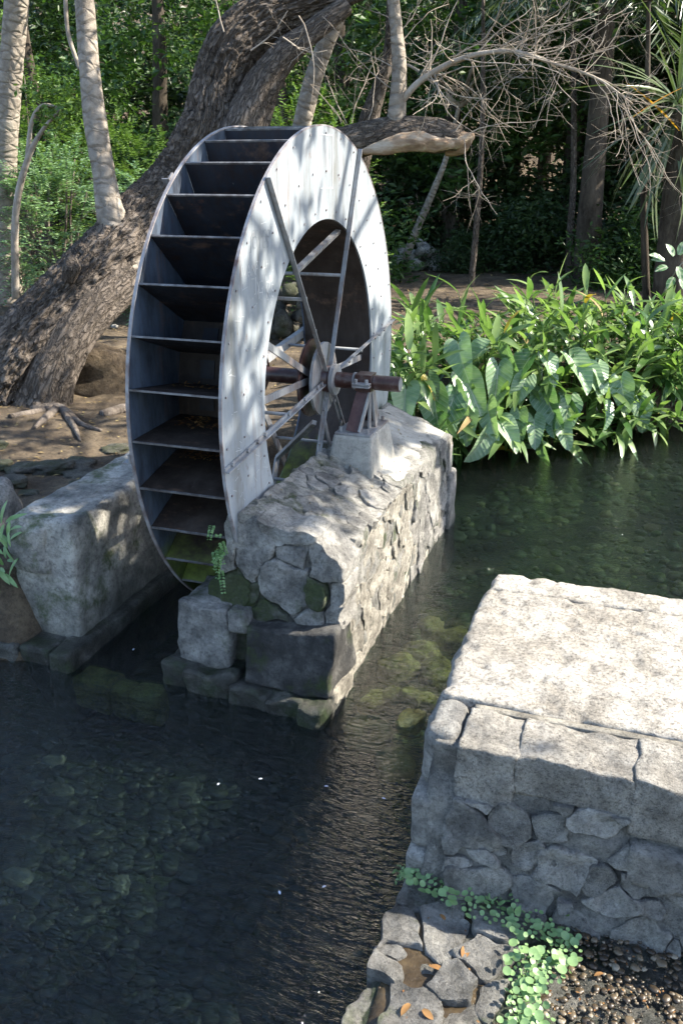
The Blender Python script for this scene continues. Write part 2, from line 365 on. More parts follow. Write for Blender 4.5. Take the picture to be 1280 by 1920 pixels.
M_bark_old = bark_mat('furrowed_bark', (.03, .022, .017), (.14, .112, .09), (.36, .305, .255), 13., bumpd=.09)
M_bark_pale = bark_mat('pale_ringed_bark', (.13, .105, .08), (.27, .23, .185), (.42, .37, .31), 5., rings=True, bumpd=.012)
M_bark_dark = bark_mat('dark_bark', (.02, .015, .011), (.05, .04, .03), (.11, .09, .07), 9., bumpd=.02)
M_twig = bark_mat('bare_twig', (.17, .13, .10), (.30, .25, .20), (.45, .40, .34), 12., bumpd=.003)
M_wood = simple_mat('split_wood', [(.12, .06, .035), (.32, .22, .14), (.55, .46, .36)], 7., .85, .02, stretch=(.4, 1, 1.6))
def furrowed(name, dark, mid, light, sc, stretch, bumpd, crack=.5):        # bark that follows the trunk it grows on
    m, t, b, o = nt(name); a_ = N(t, 'Attribute', attribute_name='barkco'); mp = N(t, 'Mapping'); mp.inputs['Scale'].default_value = (1, 1, stretch); t.links.new(a_.outputs['Vector'], mp.inputs['Vector'])
    dn = N(t, 'TexNoise', Scale=sc*.8, Detail=4.); t.links.new(mp.outputs[0], dn.inputs['Vector']); ad = N(t, 'VectorMath', operation='MULTIPLY_ADD'); t.links.new(dn.outputs['Color'], ad.inputs[0]); ad.inputs[1].default_value = (.09, .09, .09); t.links.new(mp.outputs[0], ad.inputs[2])
    v = N(t, 'TexVoronoi', feature='DISTANCE_TO_EDGE', Scale=sc); t.links.new(ad.outputs[0], v.inputs['Vector'])
    ed = ramp(t, v.outputs['Distance'], [(0., 0.), (.22, 1.)]); f = noise(t, sc*2.5, 7, .72, ad.outputs[0])
    c = ramp(t, f, [(.3, mid), (.72, light)]); c = mixc(t, math_(t, 'MULTIPLY', math_(t, 'SUBTRACT', 1., ed), crack), c, dark)
    c = mixc(t, ramp(t, noise(t, 1.6, 5, .65, world_pos(t)), [(.38, .5), (.6, 0.)]), c, mixc(t, .6, c, dark))
    t.links.new(c, b.inputs['Base Color']); b.inputs['Roughness'].default_value = .9; b.inputs['Specular IOR Level'].default_value = .2
    n1 = bump(t, None, ed, 1., bumpd); bump(t, b, f, 1., bumpd*.6, n1); return m
ATTR = {'furrowed_bark': furrowed('furrowed_trunk_bark', (.026, .020, .016), (.095, .077, .062), (.29, .24, .2), 24., .32, .03, .45),
        'pale_ringed_bark': furrowed('pale_trunk_bark', (.07, .055, .042), (.22, .185, .15), (.42, .37, .31), 5., 1.9, .012, .35)}
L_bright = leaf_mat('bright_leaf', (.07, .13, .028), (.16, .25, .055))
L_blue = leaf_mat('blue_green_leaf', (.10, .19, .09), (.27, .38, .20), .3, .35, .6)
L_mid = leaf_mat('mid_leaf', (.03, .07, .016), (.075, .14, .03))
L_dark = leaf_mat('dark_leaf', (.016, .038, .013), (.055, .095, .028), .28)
L_ginger = leaf_mat('ginger_leaf', (.05, .115, .03), (.25, .35, .125), .38, .28, .8, perob=True)
L_taro0 = None
def taro_mat(name, c1, c2, edge=None):
    m = leaf_mat(name, c1, c2, .28, .36, .6, 9., perob=True); t = m.node_tree; b = t.nodes['Principled BSDF']; src = b.inputs['Base Color'].links[0].from_socket
    sx = N(t, 'SeparateXYZ'); t.links.new(N(t, 'TexCoord').outputs['Object'], sx.inputs[0]); ax_ = math_(t, 'ABSOLUTE', sx.outputs[0])
    rib = ramp(t, ax_, [(0., 1.), (.011, 0.)]); w = math_(t, 'SINE', math_(t, 'MULTIPLY', math_(t, 'SUBTRACT', sx.outputs[1], math_(t, 'MULTIPLY', ax_, .75)), 85.))
    vn = math_(t, 'MAXIMUM', rib, math_(t, 'MULTIPLY', ramp(t, w, [(.9, 0.), (1., 1.)]), .55)); c = mixc(t, vn, src, tuple(min(.5, q*1.7) for q in c2))
    if edge:
        e = ramp(t, math_(t, 'ADD', math_(t, 'MULTIPLY', sx.outputs[0], 2.2), math_(t, 'MULTIPLY', noise(t, 9, 3), .5)), [(.28, 0.), (.42, 1.)]); c = mixc(t, e, c, edge)
    t.links.new(c, b.inputs['Base Color']); bump(t, b, w, .25, .004); return m
L_yel = leaf_mat('yellowing_leaf', (.32, .22, .02), (.5, .36, .05), .3)
L_taro = taro_mat('taro_leaf', (.08, .17, .07), (.28, .39, .22)); L_taroy = taro_mat('taro_leaf_yellowing', (.07, .14, .04), (.16, .22, .06), (.5, .36, .03))
L_palm = leaf_mat('palm_leaf', (.04, .07, .03), (.14, .18, .085), .25, .32, .6)
L_orange = leaf_mat('orange_leaf', (.42, .17, .02), (.55, .30, .05), .3)
L_round = leaf_mat('round_leaf', (.13, .24, .08), (.27, .40, .19), .3, .4, .4, 20.)
L_fallen = leaf_mat('fallen_leaf', (.14, .055, .02), (.33, .19, .075), .15, .7, .2, 9.)
L_litter = leaf_mat('leaf_litter', (.11, .07, .03), (.34, .26, .12), .1, .8, .2, 9.)

#==PART2
# ------------------------------------------------------------------ terrain, stream bed, water
def shore(x): return np.interp(x, [-1.3, -.6, 0, .3, 2.4, 6, 12, 30], [1.7, 2.0, 2.6, 3.2, 5.1, 8, 11, 20])
def sdist(x, y):
    A = np.minimum(-1.30-x, y+1.62); B = y-shore(x); C = x-6.5-.2*y; D = -y-9
    return np.maximum(np.maximum(A, B), np.maximum(C, D))
def hgt(x, y):
    x = np.asarray(x, float); y = np.asarray(y, float); P = np.stack([x, y, x*0], -1)
    sd = sdist(x, y)+.12*fbm(P*1.3, 3, 4); s = np.clip((sd+.22)/.5, 0, 1); s = s*s*(3-2*s)
    land = .46+.055*np.clip(sd, 0, 6)+.05*fbm(P*.9, 4, 11)+.035*fbm(P*5, 3, 12)*np.clip(sd*3, 0, 1)
    land = land+np.maximum(0, y-13)*.10+np.maximum(0, y-24)*.35+np.maximum(0, -x-11)*.12
    bed = -.36+.05*fbm(P*1.5, 3, 21)
    return bed+(land-bed)*s
gx = np.concatenate([-np.geomspace(120, 14.5, 24), np.linspace(-14, -6, 60), np.linspace(-5.9, 4, 150), np.linspace(4.2, 14, 50), np.geomspace(15, 120, 20)])
gy = np.concatenate([-np.geomspace(120, 13, 14), np.linspace(-12, -4.2, 40), np.linspace(-4, 8, 190), np.linspace(8.1, 24, 90), np.geomspace(25, 140, 24)])
X, Y = np.meshgrid(gx, gy); Z = hgt(X, Y); nxg = len(gx); nyg = len(gy)
ii = (np.arange(nyg-1)[:, None]*nxg+np.arange(nxg-1)[None]).ravel()
gm = mesh('ground', np.stack([X, Y, Z], -1).reshape(-1, 3), np.stack([ii, ii+1, ii+1+nxg, ii+nxg], 1), M_soil)
gm.materials.append(M_gravelbed)
zc = np.array([Z.ravel()[ii], Z.ravel()[ii+1], Z.ravel()[ii+nxg]]).max(0)
gm.polygons.foreach_set('material_index', (zc < -.02).astype(np.int32))
ob('ground', gm, label='brown earth banks and stream bed', kind='structure')
wx = np.linspace(-16, 12, 2); wy = np.linspace(-11, 13, 2)
ob('water', mesh('water', [(-16, -11, 0), (12, -11, 0), (12, 13, 0), (-16, 13, 0)], [[0, 1, 2, 3]], M_water), label='dark clear rippling stream water', kind='structure')

rng = np.random.default_rng(5)
def scatter_rocks(n, xr, yr, zf, sr, s, flat=.6, mask=None):
    base, F = rock(1, 1, 1, s, 2, .3); mb = []; Fs = []; r = np.random.default_rng(s); k = 0; out = []
    x = r.uniform(*xr, n); y = r.uniform(*yr, n)
    if mask is not None: q = mask(x, y); x, y = x[q], y[q]
    n = len(x); sz = sr[0]+(sr[1]-sr[0])*r.random(n)**2.2; a = r.uniform(0, 6.28, n)
    sc = np.stack([sz*r.uniform(.8, 1.3, n), sz*r.uniform(.7, 1.1, n), sz*flat*r.uniform(.6, 1.1, n)], 1)
    V = base[None]*sc[:, None]*(1+.25*r.standard_normal((n, len(base), 1))*.3)
    c, sn = np.cos(a)[:, None], np.sin(a)[:, None]
    W = np.stack([V[..., 0]*c-V[..., 1]*sn+x[:, None], V[..., 0]*sn+V[..., 1]*c+y[:, None], V[..., 2]+(zf(x, y)+sc[:, 2]*.3)[:, None]], -1)
    return W.reshape(-1, 3), (F[None]+(np.arange(n)*len(base))[:, None, None]).reshape(-1, 4)
def pebble_mat(name, stops, rough=.6):
    m, t, b, o = nt(name); rn = N(t, 'NewGeometry').outputs['Random Per Island']
    c = ramp(t, rn, stops); c = mixc(t, .5, c, ramp(t, noise(t, 60, 4, .6, world_pos(t)), [(.3, (.4, .4, .4)), (.7, (1.2, 1.2, 1.2))]), 'MULTIPLY')
    t.links.new(c, b.inputs['Base Color']); b.inputs['Roughness'].default_value = rough; return m
M_peb = pebble_mat('stream_pebble', [(0, (.002, .005, .007)), (.4, (.006, .010, .012)), (.7, (.014, .019, .019)), (.92, (.034, .037, .033)), (1, (.14, .14, .135))])
W, F = scatter_rocks(6500, (-3.2, 1.5), (-4.2, -1.3), lambda x, y: hgt(x, y), (.018, .065), 3, mask=lambda x, y: sdist(x, y) < -.25)
ob('stream_pebbles', mesh('stream_pebbles', W, F, M_peb), label='dark pebbles covering the bed of the pool', cat='pebbles', kind='stuff')
M_peb2 = pebble_mat('algae_pebble', [(0, (.012, .026, .008)), (.6, (.04, .065, .02)), (.92, (.1, .11, .035)), (1, (.2, .18, .08))])
W, F = scatter_rocks(1500, (.5, 3.), (-1.5, 5.), lambda x, y: hgt(x, y), (.02, .08), 4, mask=lambda x, y: sdist(x, y) < 0)
ob('channel_pebbles', mesh('channel_pebbles', W, F, M_peb2), label='pebbles on the bed of the side channel', cat='pebbles', kind='stuff')

# submerged boulders between the pier and the near block
for q, (px, py, r, z) in enumerate([(690, 1365, .16, -.06), (770, 1345, .115, .0), (770, 1300, .10, -.04), (745, 1245, .17, -.1), (820, 1255, .18, -.1), (800, 1310, .1, -.08), (735, 1300, .1, -.09), (790, 1215, .15, -.11), (700, 1310, .12, -.11), (740, 1420, .15, -.14), (850, 1190, .16, -.12), (810, 1170, .14, -.13)]):
    r = r*.78; p = atZ(px, py, z); V, F = rock(r, r*.75, r*.55, q+40, 6, .4, 2.2)
    lab = 'yellow-green rock just breaking the water beside the near stone block' if q == 1 else 'algae-covered rock lying under water between pier and near block'
    ob('submerged_rock', mesh('submerged_rock', V, F, M_under), None, (p[0], p[1], z-r*.3), (0, 0, q*1.3), label=lab, cat='rock', group='rocks under water in the channel')
for q, (px, py, w, d) in enumerate([(185, 1268, .27, .17), (235, 1285, .13, .13), (280, 1290, .20, .15)]):
    p = atZ(px, py, -.03); P, F = rbox(-w/2, w/2, -d/2, d/2, -.2, 0, .03, .025, .015, 8, s=q+7)
    lab = ['largest mossy slab under the water between the two stone blocks', 'middle and smallest mossy slab under the water', 'mossy submerged slab touching the foot of the pier'][q]
    ob('submerged_slab', mesh('submerged_slab', P, F, M_under), None, (p[0], p[1], -.02-.008*q), (0.03, 0, -.12+.06*q), label=lab, cat='stone', group='row of submerged slabs')

# ------------------------------------------------------------------ central pier
def pier_top(x, y):
    return 1.025-.40*np.clip(x-.03, 0, .6)+.02*np.clip(-y-.6, 0, .7)-.05*np.clip(y-.6, 0, 1)
pier = thing('wheel_pier', 'long rough stone pier in the water carrying the axle of the wheel', 'stone pier', (.3, 0, -.4))
def fn(P, T):
    top = pier_top(P[:, 0], P[:, 1])-.012; P = P.copy(); P[:, 2] = -.4+(P[:, 2]+.4)/1.4*(top+.4); return P
P, F = rbox(.035, .556, -1.345, 1.30, -.4, 1.01, .0165, .012, .034, 8, fn, 2, 6)
ob('core', mesh('core', P, F, M_mortar), pier)
# rubble on the top, fading into trowelled concrete behind
random.seed(3); seeds = []
for q in range(400):
    p = (random.uniform(.05, .56), random.uniform(-1.34, -.12))
    if all((p[0]-a)**2+(p[1]-b_)**2 > .010 for a, b_ in seeds): seeds.append(p)
for c in voronoi(seeds, [(.03, -1.36), (.575, -1.36), (.575, -.1), (.03, -.1)]):
    if c is None: continue
    m_ = c.mean(0); z = float(pier_top(m_[0], m_[1])); sl_ = -(pier_top(m_[0]+.02, m_[1])-pier_top(m_[0]-.02, m_[1]))/.04
    n_ = np.array([sl_, 0, 1.]); n_ /= np.linalg.norm(n_); u_ = np.array([n_[2], 0, -n_[0]])
    stonework(pier, 'stone', [M_stone, M_mortar, M_stone_f][random.randrange(3)], (m_[0], m_[1], z-.008), u_, (0, 1, 0), n_, [c-m_], .0, (.004, .02), int(1000*abs(m_[0]+m_[1])), skip=.2, rough=.016, ns=11.)
P, F = rbox(.05, .53, -.1, 1.27, .7, 1.0, .03, .02, .008, 6, lambda P, T: np.c_[P[:, :2], P[:, 2]-1.0+pier_top(P[:, 0], P[:, 1])+.004], 8)
ob('concrete_cap', mesh('concrete_cap', P, F, M_smooth), pier)
# right-hand face, u = -y, v = z
random.seed(8); seeds = []
for q in range(900):
    p = (random.uniform(-1.38, 1.5), random.uniform(-.2, .85))
    if all(((p[0]-a)/1.35)**2+(p[1]-b_)**2 > .0125 for a, b_ in seeds): seeds.append(p)
cells = voronoi(seeds, [(-1.36, -.25), (1.36, -.25), (1.33, .80), (-1.33, .76)])
for q, c in enumerate(cells):
    if c is None: continue
    m_ = c.mean(0); pale = m_[0] > -.15 and random.random() < .9  # front half coloured cream to stand in for the sunlight on it
    stonework(pier, 'stone', M_cream if pale else [M_stone, M_stone_f, M_cream][random.randrange(3)], (.548, 0, 0), (0, -1, 0), (0, 0, 1), (-1*-1, 0, 0), [c], .0, (.004, .018), 200+q, skip=.12, rough=.013, ns=12.)
# front: footing course, two dressed blocks, rubble upper part
def block(name, x0, x1, y0, y1, z0, z1, mat, s, r=.03, amp=.018, ns=7, step=.025, fn=None, par=None):
    P, F = rbox(x0, x1, y0, y1, z0, z1, step, r, amp, ns, fn, s); c = np.array([(x0+x1)/2, (y0+y1)/2, z0])
    return ob(name, mesh(name, P-c, F, mat), par or pier, c)
xs = [-.43, -.27, .02, .25, .44, .575]
for q in range(5): block('footing_stone', xs[q]-.012, xs[q+1]+.012, -1.545-.030*q+.008*(q % 2), -1.2, -.4, .13+.012*math.sin(q*2.1)-.008*q, M_wet, 60+q, .03, .035, 8, .018)
block('dressed_block', -.345, -.035, -1.47, -1.1, .12, .50, M_stone, 71, .018, .03, 6, .018)
block('dressed_block', .085, .585, -1.55, -1.15, .10, .475, M_char, 72, .016, .034, 5, .018, lambda P, T: P+np.c_[0*T[:, 0], .05*T[:, 2]*(1-T[:, 1]), -.05*(1-T[:, 0])*T[:, 2]])
block('corner_block', .52, .60, -1.50, -1.2, -.3, .13, M_cream, 73, .02, .01)
block('rubble_fill', -.20, .25, -1.38, -1.1, .1, .60, M_stone_m, 74, .06, .05, 6)
block('wedge_stone', -.03, .085, -1.47, -1.33, .36, .50, M_stone, 75, .03, .02, 9)
fr_seeds = [(470, 1045), (400, 1040), (560, 1040), (640, 1050), (690, 1040), (600, 1110), (545, 1105), (640, 1115), (430, 1095), (480, 1110), (385, 1085), (510, 1150), (590, 1150), (650, 1150), (640, 1010), (560, 1000)]
Yf = -1.36; fs = [atY(a, b_, Yf)[[0, 2]] for a, b_ in fr_seeds]
for q, c in enumerate(voronoi(fs, [(-.10, .44), (.60, .44), (.60, .80), (.42, .97), (.1, 1.015), (-.06, 1.0)])):
    if c is None: continue
    stonework(pier, 'stone', M_stone_m if q in (8, 10, 9, 5, 11) else [M_stone, M_stone_f][q % 2], (0, Yf+.02, 0), (1, 0, 0), (0, 0, 1), (0, -1, 0), [c], .001, (.03, .06), 400+q, rough=.026, ns=8., back=.2)
block('shoulder', -.09, .10, -1.36, -1.12, .3, 1.0, M_stone_m, 76, .06, .03, 6)
block('end_block', .42, .60, 1.22, 1.46, -.4, .46, M_stone, 77, .02, .014)
block('end_block', .40, .575, 1.2, 1.36, .46, .70, M_stone, 78, .02, .014)

# ------------------------------------------------------------------ mill block on the far side of the wheel
lb = thing('mill_block', 'big smooth stained stone block to the left of the wheel', 'stone block', (-1.2, -.5, -.4))
def fl(P, T): return np.c_[P[:, 0]-.04*T[:, 2]*(T[:, 0] < .5)+.03*T[:, 1]*0, P[:, 1]+.05*T[:, 2], P[:, 2]-.05*np.clip(T[:, 1]*3-2.6, 0, 1)]
P, F = rbox(-1.44, -1.05, -1.43, .75, -.4, .83, .022, .028, .026, 4.5, fl, 12, 6); ob('body', mesh('body', P, F, M_left), lb)
def chip(P, T): return P
block('broken_corner', -1.45, -1.20, -1.45, -1.25, .50, .79, M_left, 81, .04, .05, 6, par=lb)
lq = [(-2.6, -2.2), (-2.19, -1.86), (-1.85, -1.6), (-1.59, -1.36), (-1.355, -1.13), (-1.125, -.98)]
bl = thing('stone_footing', 'low wet stone footing along the water below the left block', 'stone footing', (-1.6, -1.5, -.4))
for q, (a, b_) in enumerate(lq): block('stone', a, b_, -1.60-.03*(q % 2), -1.2 if q < 5 else .3, -.4, .105+.012*math.sin(q*3), M_wet, 90+q, .03, .02, 7, par=bl)

# ------------------------------------------------------------------ near block
nb = thing('near_block', 'big pale sunlit stone block with flat pitted top nearest the camera', 'stone block', (2.6, -1.8, -.4))
P, F = rbox(1.34, 4.3, -2.575, -1.05, -.4, .70, .018, .02, .045, 7, lambda P, T: np.c_[P[:, 0], P[:, 1]-(P[:, 1] < -2.3)*(.09*np.clip(1-P[:, 2]/.48, 0, 1)-np.clip((P[:, 2]-.44)*.4, 0, .05)), P[:, 2]], 14, 6); ob('core', mesh('core', P, F, M_rub), nb)
def slab(name, x0, x1, y0, y1, z1, s, amp=.012, step=.016, z0=.55, fn=None):
    n, m_ = int((x1-x0)/step), int((y1-y0)/step)
    def g(P, T):
        P = P.copy(); up = T[:, 2] > .5
        ed = np.minimum(P[:, 0]-x0, 9); P[:, 2] -= up*(np.clip(.05-ed, 0, .05)**2*9)
        P[:, 2] += up*(.012*fbm(P*[3, 3, 0], 3, s)+np.minimum(0, fbm(P*[16, 16, 0], 3, s+3)+.15)*.03*(P[:, 0] < 2.6))
        P[:, 0] += .02*fbm(P*[0, 6, 0]+s, 3, s+6)*(T[:, 0] < .2)
        return fn(P, T) if fn else P
    P, F = rbox(x0, x1, y0, y1, z0, z1, step, .018, amp, 22, g, s, 4); return ob(name, mesh(name, P, F, M_conc), nb)
slab('slab', 1.32, 2.7, -1.226, -1.03, .738, 21)
slab('slab', 1.31, 2.7, -2.27, -1.242, .745, 22)
slab('slab', 2.705, 4.3, -2.27, -1.03, .74, 23, step=.06)
xs = [1.455, 1.665, 2.08, 2.44, 3.1, 3.7, 4.3]
for q in range(6): block('coping_stone', xs[q]-.002, xs[q+1]+.002, -2.568+.006*(q % 2), -2.31, (.49, .56, .50, .47)[q % 4], .735-.003*(q % 2), M_cop, 110+q, .007, .026, 8, .012 if q < 4 else .05, par=nb)
P, F = rbox(1.46, 4.3, -2.31, -2.272, .6, .735, .03, .006, .004, 9, None, 15); ob('joint_strip', mesh('joint_strip', P, F, M_cream), nb)
block('corner_stone', 1.30, 1.45, -2.50, -2.27, .47, .735, M_stone_f, 121, .04, .022, 8, par=nb)
block('corner_stone', 1.285, 1.42, -2.58, -2.3, .235, .47, M_stone_f, 122, .018, .006, 8, par=nb)
block('corner_stone', 1.275, 1.55, -2.62, -2.3, .06, .228, M_stone_f, 123, .03, .014, 8, par=nb)
for q in range(5): block('side_stone', 1.27+.02*math.sin(q*2), 1.42, -2.27+q*.25, -2.03+q*.25, -.4, .62+.03*math.sin(q*3.), M_stone_f, 130+q, .05, .03, 7, par=nb)
fpx = [(905, 1520), (870, 1560), (930, 1590), (965, 1560), (900, 1600), (1050, 1530), (1100, 1510), (1150, 1540), (1005, 1600), (960, 1640), (1045, 1620), (1090, 1580), (1150, 1600), (1220, 1600), (1260, 1650), (1120, 1650), (1060, 1690), (1180, 1660), (1210, 1700), (1255, 1730), (1000, 1680), (940, 1680), (1130, 1720), (1180, 1760), (1090, 1740), (900, 1650), (1240, 1790), (1010, 1730), (870, 1610), (1020, 1560), (1180, 1620), (1270, 1690), (1150, 1685)]
Yn = -2.62; fs = [atY(a, b_, Yn)[[0, 2]] for a, b_ in fpx]+[(2.45+.22*k+.05*(j % 2), .12+.17*j) for k in range(8) for j in range(3)]+[(1.75, .52), (1.95, .52)]
for q, c in enumerate(voronoi(fs, [(1.44, .0), (4.3, .0), (4.3, .50), (2.1, .5), (2.08, .57), (1.67, .57), (1.665, .5), (1.44, .50)], 1.25, .5)):
    if c is None: continue
    zc_ = c[:, 1].mean()
    stonework(nb, 'stone', [M_stone_f, M_rub][q % 2], (0, -2.676, 0), (1, 0, 0), (0, .225, 1), (0, -1, .225), [c], .0, (.004, .02), 500+q, skip=.12, rough=.026, ns=8., back=.12)
block('dressed_block', 2.09, 2.44, -2.625, -2.4, .33, .475, M_stone_f, 141, .012, .01, 9, par=nb)

# ------------------------------------------------------------------ ledge under the near block
lg = thing('stone_ledge', 'low wet stone ledge at the foot of the near block', 'stone ledge', (2., -3.2, -.4))
P, F = rbox(1.30, 4.3, -4.3, -2.5, -.4, .10, .025, .03, .035, 8, None, 33, 6); ob('bed', mesh('bed', P, F, M_wet), lg)
lpx = [(780, 1690), (745, 1740), (735, 1790), (820, 1740), (905, 1740), (900, 1790), (690, 1880), (835, 1860), (780, 1830), (920, 1880), (1000, 1900), (720, 1830), (850, 1920), (760, 1900)]
ls = [atZ(a, b_, .1)[:2] for a, b_ in lpx]+[(1.4+.25*k+.1*(j % 2), -3.5-.22*j) for k in range(3) for j in range(4)]
wet_q = (8,)
for q, c in enumerate(voronoi(ls, [(1.27, -2.62), (1.83, -2.66), (1.86, -4.3), (1.27, -4.3)])):
    if c is None or q in wet_q: continue
    stonework(lg, 'stone', [M_slab, M_slab, M_slab][(0, 2, 2, 2, 1, 1, 0, 0, 2, 0, 0, 2, 0, 0)[q] if q < 14 else q % 2], (0, 0, .085), (1, 0, 0), (0, 1, 0), (0, 0, 1), [c], .0, (.012, .05), 600+q, rough=.017, ns=9., back=.3 if c[:, 0].min() < 1.3 else .1)
M_mud = simple_mat('wet_mud', [(.02, .014, .008), (.045, .032, .018), (.09, .065, .035)], 9., .18, .006)
P, F = rbox(1.33, 1.84, -4.2, -2.7, .0, .106, .04, .01, .008, 5, None, 35); ob('mud', mesh('mud', P, F, M_mud), lg)
M_grav = pebble_mat('wet_gravel', [(0, (.02, .014, .008)), (.5, (.06, .042, .024)), (.88, (.13, .098, .06)), (1, (.27, .23, .17))], .42)
W, F = scatter_rocks(4800, (1.82, 3.2), (-3.7, -2.64), lambda x, y: .112+.02*fbm(np.stack([x*5, y*5, x*0], -1), 3, 5), (.003, .017), 6, .5)
ob('gravel', mesh('gravel', W, F, M_grav), label='wet brown gravel at the foot of the near block', cat='gravel', kind='stuff')
W, F = scatter_rocks(420, (1.33, 1.84), (-3.7, -2.9), lambda x, y: .10+0*x, (.003, .010), 9)
ob('grit', mesh('grit', W, F, M_grav), label='wet grit lying between the ledge stones', cat='gravel', kind='stuff')

# ------------------------------------------------------------------ water wheel
ZC = 1.45; RO = 1.5; RI = .979; WD = .525
wh = thing('water_wheel', 'tall grey-blue steel water wheel with dark buckets standing between the stone blocks', 'water wheel', (-.26, 0, -.05))
def ring(x0, x1, r0, r1, n=128):
    th = np.arange(n)/n*2*math.pi; V = []
    for x, r in ((x0, r0), (x0, r1), (x1, r1), (x1, r0)): V.append(np.stack([np.full(n, x), r*np.cos(th), ZC+r*np.sin(th)], 1))
    i = np.arange(n); j = (i+1) % n
    return np.concatenate(V), np.concatenate([np.stack([a*n+i, a*n+j, b_*n+j, b_*n+i], 1) for a, b_ in ((0, 1), (1, 2), (2, 3), (3, 0))])
def wpart(name, VF, mat, par=None, smooth=False, **kw): return ob(name, mesh(name, VF[0], VF[1], mat, smooth), par or wh, **kw)
nd = wpart('side_disc', ring(-.006, .006, RI, RO), M_disc); nd['label'] = 'pale grey-blue disc facing the channel, scratched with names'
wpart('disc_edge', ring(-.010, .0075, RO-.004, RO+.004), M_edge, nd)
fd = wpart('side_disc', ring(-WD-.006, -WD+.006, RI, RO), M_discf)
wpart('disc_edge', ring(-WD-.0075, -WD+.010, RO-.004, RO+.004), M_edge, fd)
wpart('sole_drum', ring(-WD+.008, -.008, RI-.004, RI+.006), M_bucket)
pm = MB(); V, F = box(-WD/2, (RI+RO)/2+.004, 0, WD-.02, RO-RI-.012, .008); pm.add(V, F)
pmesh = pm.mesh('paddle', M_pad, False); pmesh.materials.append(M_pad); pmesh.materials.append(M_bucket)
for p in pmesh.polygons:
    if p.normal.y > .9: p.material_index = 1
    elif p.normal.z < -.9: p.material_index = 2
M_lip = simple_mat('worn_lip', [(.03, .02, .017), (.10, .095, .095), (.2, .2, .205)], 14., .5, .001)
lip = mesh('lip', *obox((-WD+.012, RO-.006, 0), (-.012, RO-.006, 0), (0, 0, 1), .010, .010), M_lip, False)
A0 = math.radians(120.1); DA = 2*math.pi/35
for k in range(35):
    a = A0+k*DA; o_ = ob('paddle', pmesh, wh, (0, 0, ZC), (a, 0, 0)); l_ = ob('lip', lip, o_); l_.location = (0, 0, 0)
# rivet plates at the back of the buckets
for k in range(35):
    a = A0+(k+.5)*DA; c, s_ = math.cos(a), math.sin(a); pl_ = ob('rivet_plate', bpy.data.meshes.get('rivet_plate') or mesh('rivet_plate', *box(-.34, RI+.010, 0, .09, .006, .10), M_pad, False), wh, (0, 0, ZC), (a, 0, 0))
# bolts through the near disc
mb = MB()
for k in range(35):
    for r in (1.03, 1.25, 1.46):
        a = A0+k*DA; mb.add(*cyl((.005, r*math.cos(a), ZC+r*math.sin(a)), (.013, r*math.cos(a), ZC+r*math.sin(a)), .0065, 6))
ob('disc_bolts', mb.mesh('disc_bolts', M_edge, False), wh, kind='stuff')
def pol(x, r, deg): a = math.radians(deg); return np.array([x, r*math.cos(a), ZC+r*math.sin(a)])
bolt = mesh('bolt', *cyl((0, 0, 0), (.012, 0, 0), .013, 6), M_spoke, False)
for k in range(6):
    dg = 5.5+60*k; a, b_ = pol(.0, .07, dg), pol(.0, 1.512, dg); tn = np.array([0, -math.sin(math.radians(dg)), math.cos(math.radians(dg))])
    s_ = MB(); ex = np.array([1, 0, 0]); s_.add(*obox(a+ex*.0135, b_+ex*.0135, ex, .022, .008)); s_.add(*obox(a+ex*.028+tn*.010, b_+ex*.028+tn*.010, ex, .007, .022))
    so_ = ob('spoke', s_.mesh('spoke', M_spoke, False), wh)
    for r in (.13, .2, .42, .68, 1.02, 1.12, 1.25, 1.44): ob('bolt', bolt, so_, pol(.018, r, dg)-tn*.006)
    s_ = MB(); s_.add(*obox(a-ex*(WD+.0135), b_-ex*(WD+.0135), ex, .055, .009)); s_.add(*obox(a-ex*(WD+.035)+tn*.024, b_-ex*(WD+.035)+tn*.024, ex, .008, .035))
    ob('spoke', s_.mesh('spoke', M_spoke, False), wh)
    ob('tie_rod', mesh('tie_rod', *cyl(pol(-WD, .68, dg), pol(.01, .68, dg), .011, 8), M_spoke), wh)
for dg in (155, 177, -3, -62):
    ob('inner_spoke', mesh('inner_spoke', *obox(pol(-.075, .1, dg), pol(-.075, RI, dg), (1, 0, 0), .042, .010), M_spoke, False), wh)
for a, b_ in (((-.03, -.41, ZC+.71), (-.05, .40, ZC+.885)), ((-.5, .34, ZC-.69), (-.03, -.13, ZC-.26)), ((-.5, .34, ZC-.69), (-.49, .20, ZC-.93))):
    ob('brace', mesh('brace', *obox(a, b_, (.3, .2, 1), .03, .03), M_spoke, False), wh)
def disk(x0, x1, r, n=48): return cyl((x0, 0, ZC), (x1, 0, ZC), r, n)
wpart('hub_plate', disk(-.022, -.004, .235), M_spoke); wpart('hub_plate', disk(-.10, -.085, .25), M_axle); wpart('hub_plate', disk(-WD-.005, -WD+.012, .235), M_axle)
wpart('collar', disk(.052, .078, .10), M_spoke); wpart('hub_boss', disk(-.1, .06, .085), M_axle, None, True); wpart('hub_boss', disk(-WD-.05, -WD+.08, .13), M_axle, None, True)
ax = MB(); ax.add(*disk(-1.25, .48, .042)); ax.add(*disk(.07, .205, .050)); ax.add(*disk(.335, .50, .048)); ax.add(*disk(-WD+.1, -.12, .05))
ob('axle', ax.mesh('axle', M_axle, False), wh); wpart('axle_ring', disk(.196, .208, .056), M_spoke)
wpart('axle_end', disk(.499, .502, .043), M_spoke)
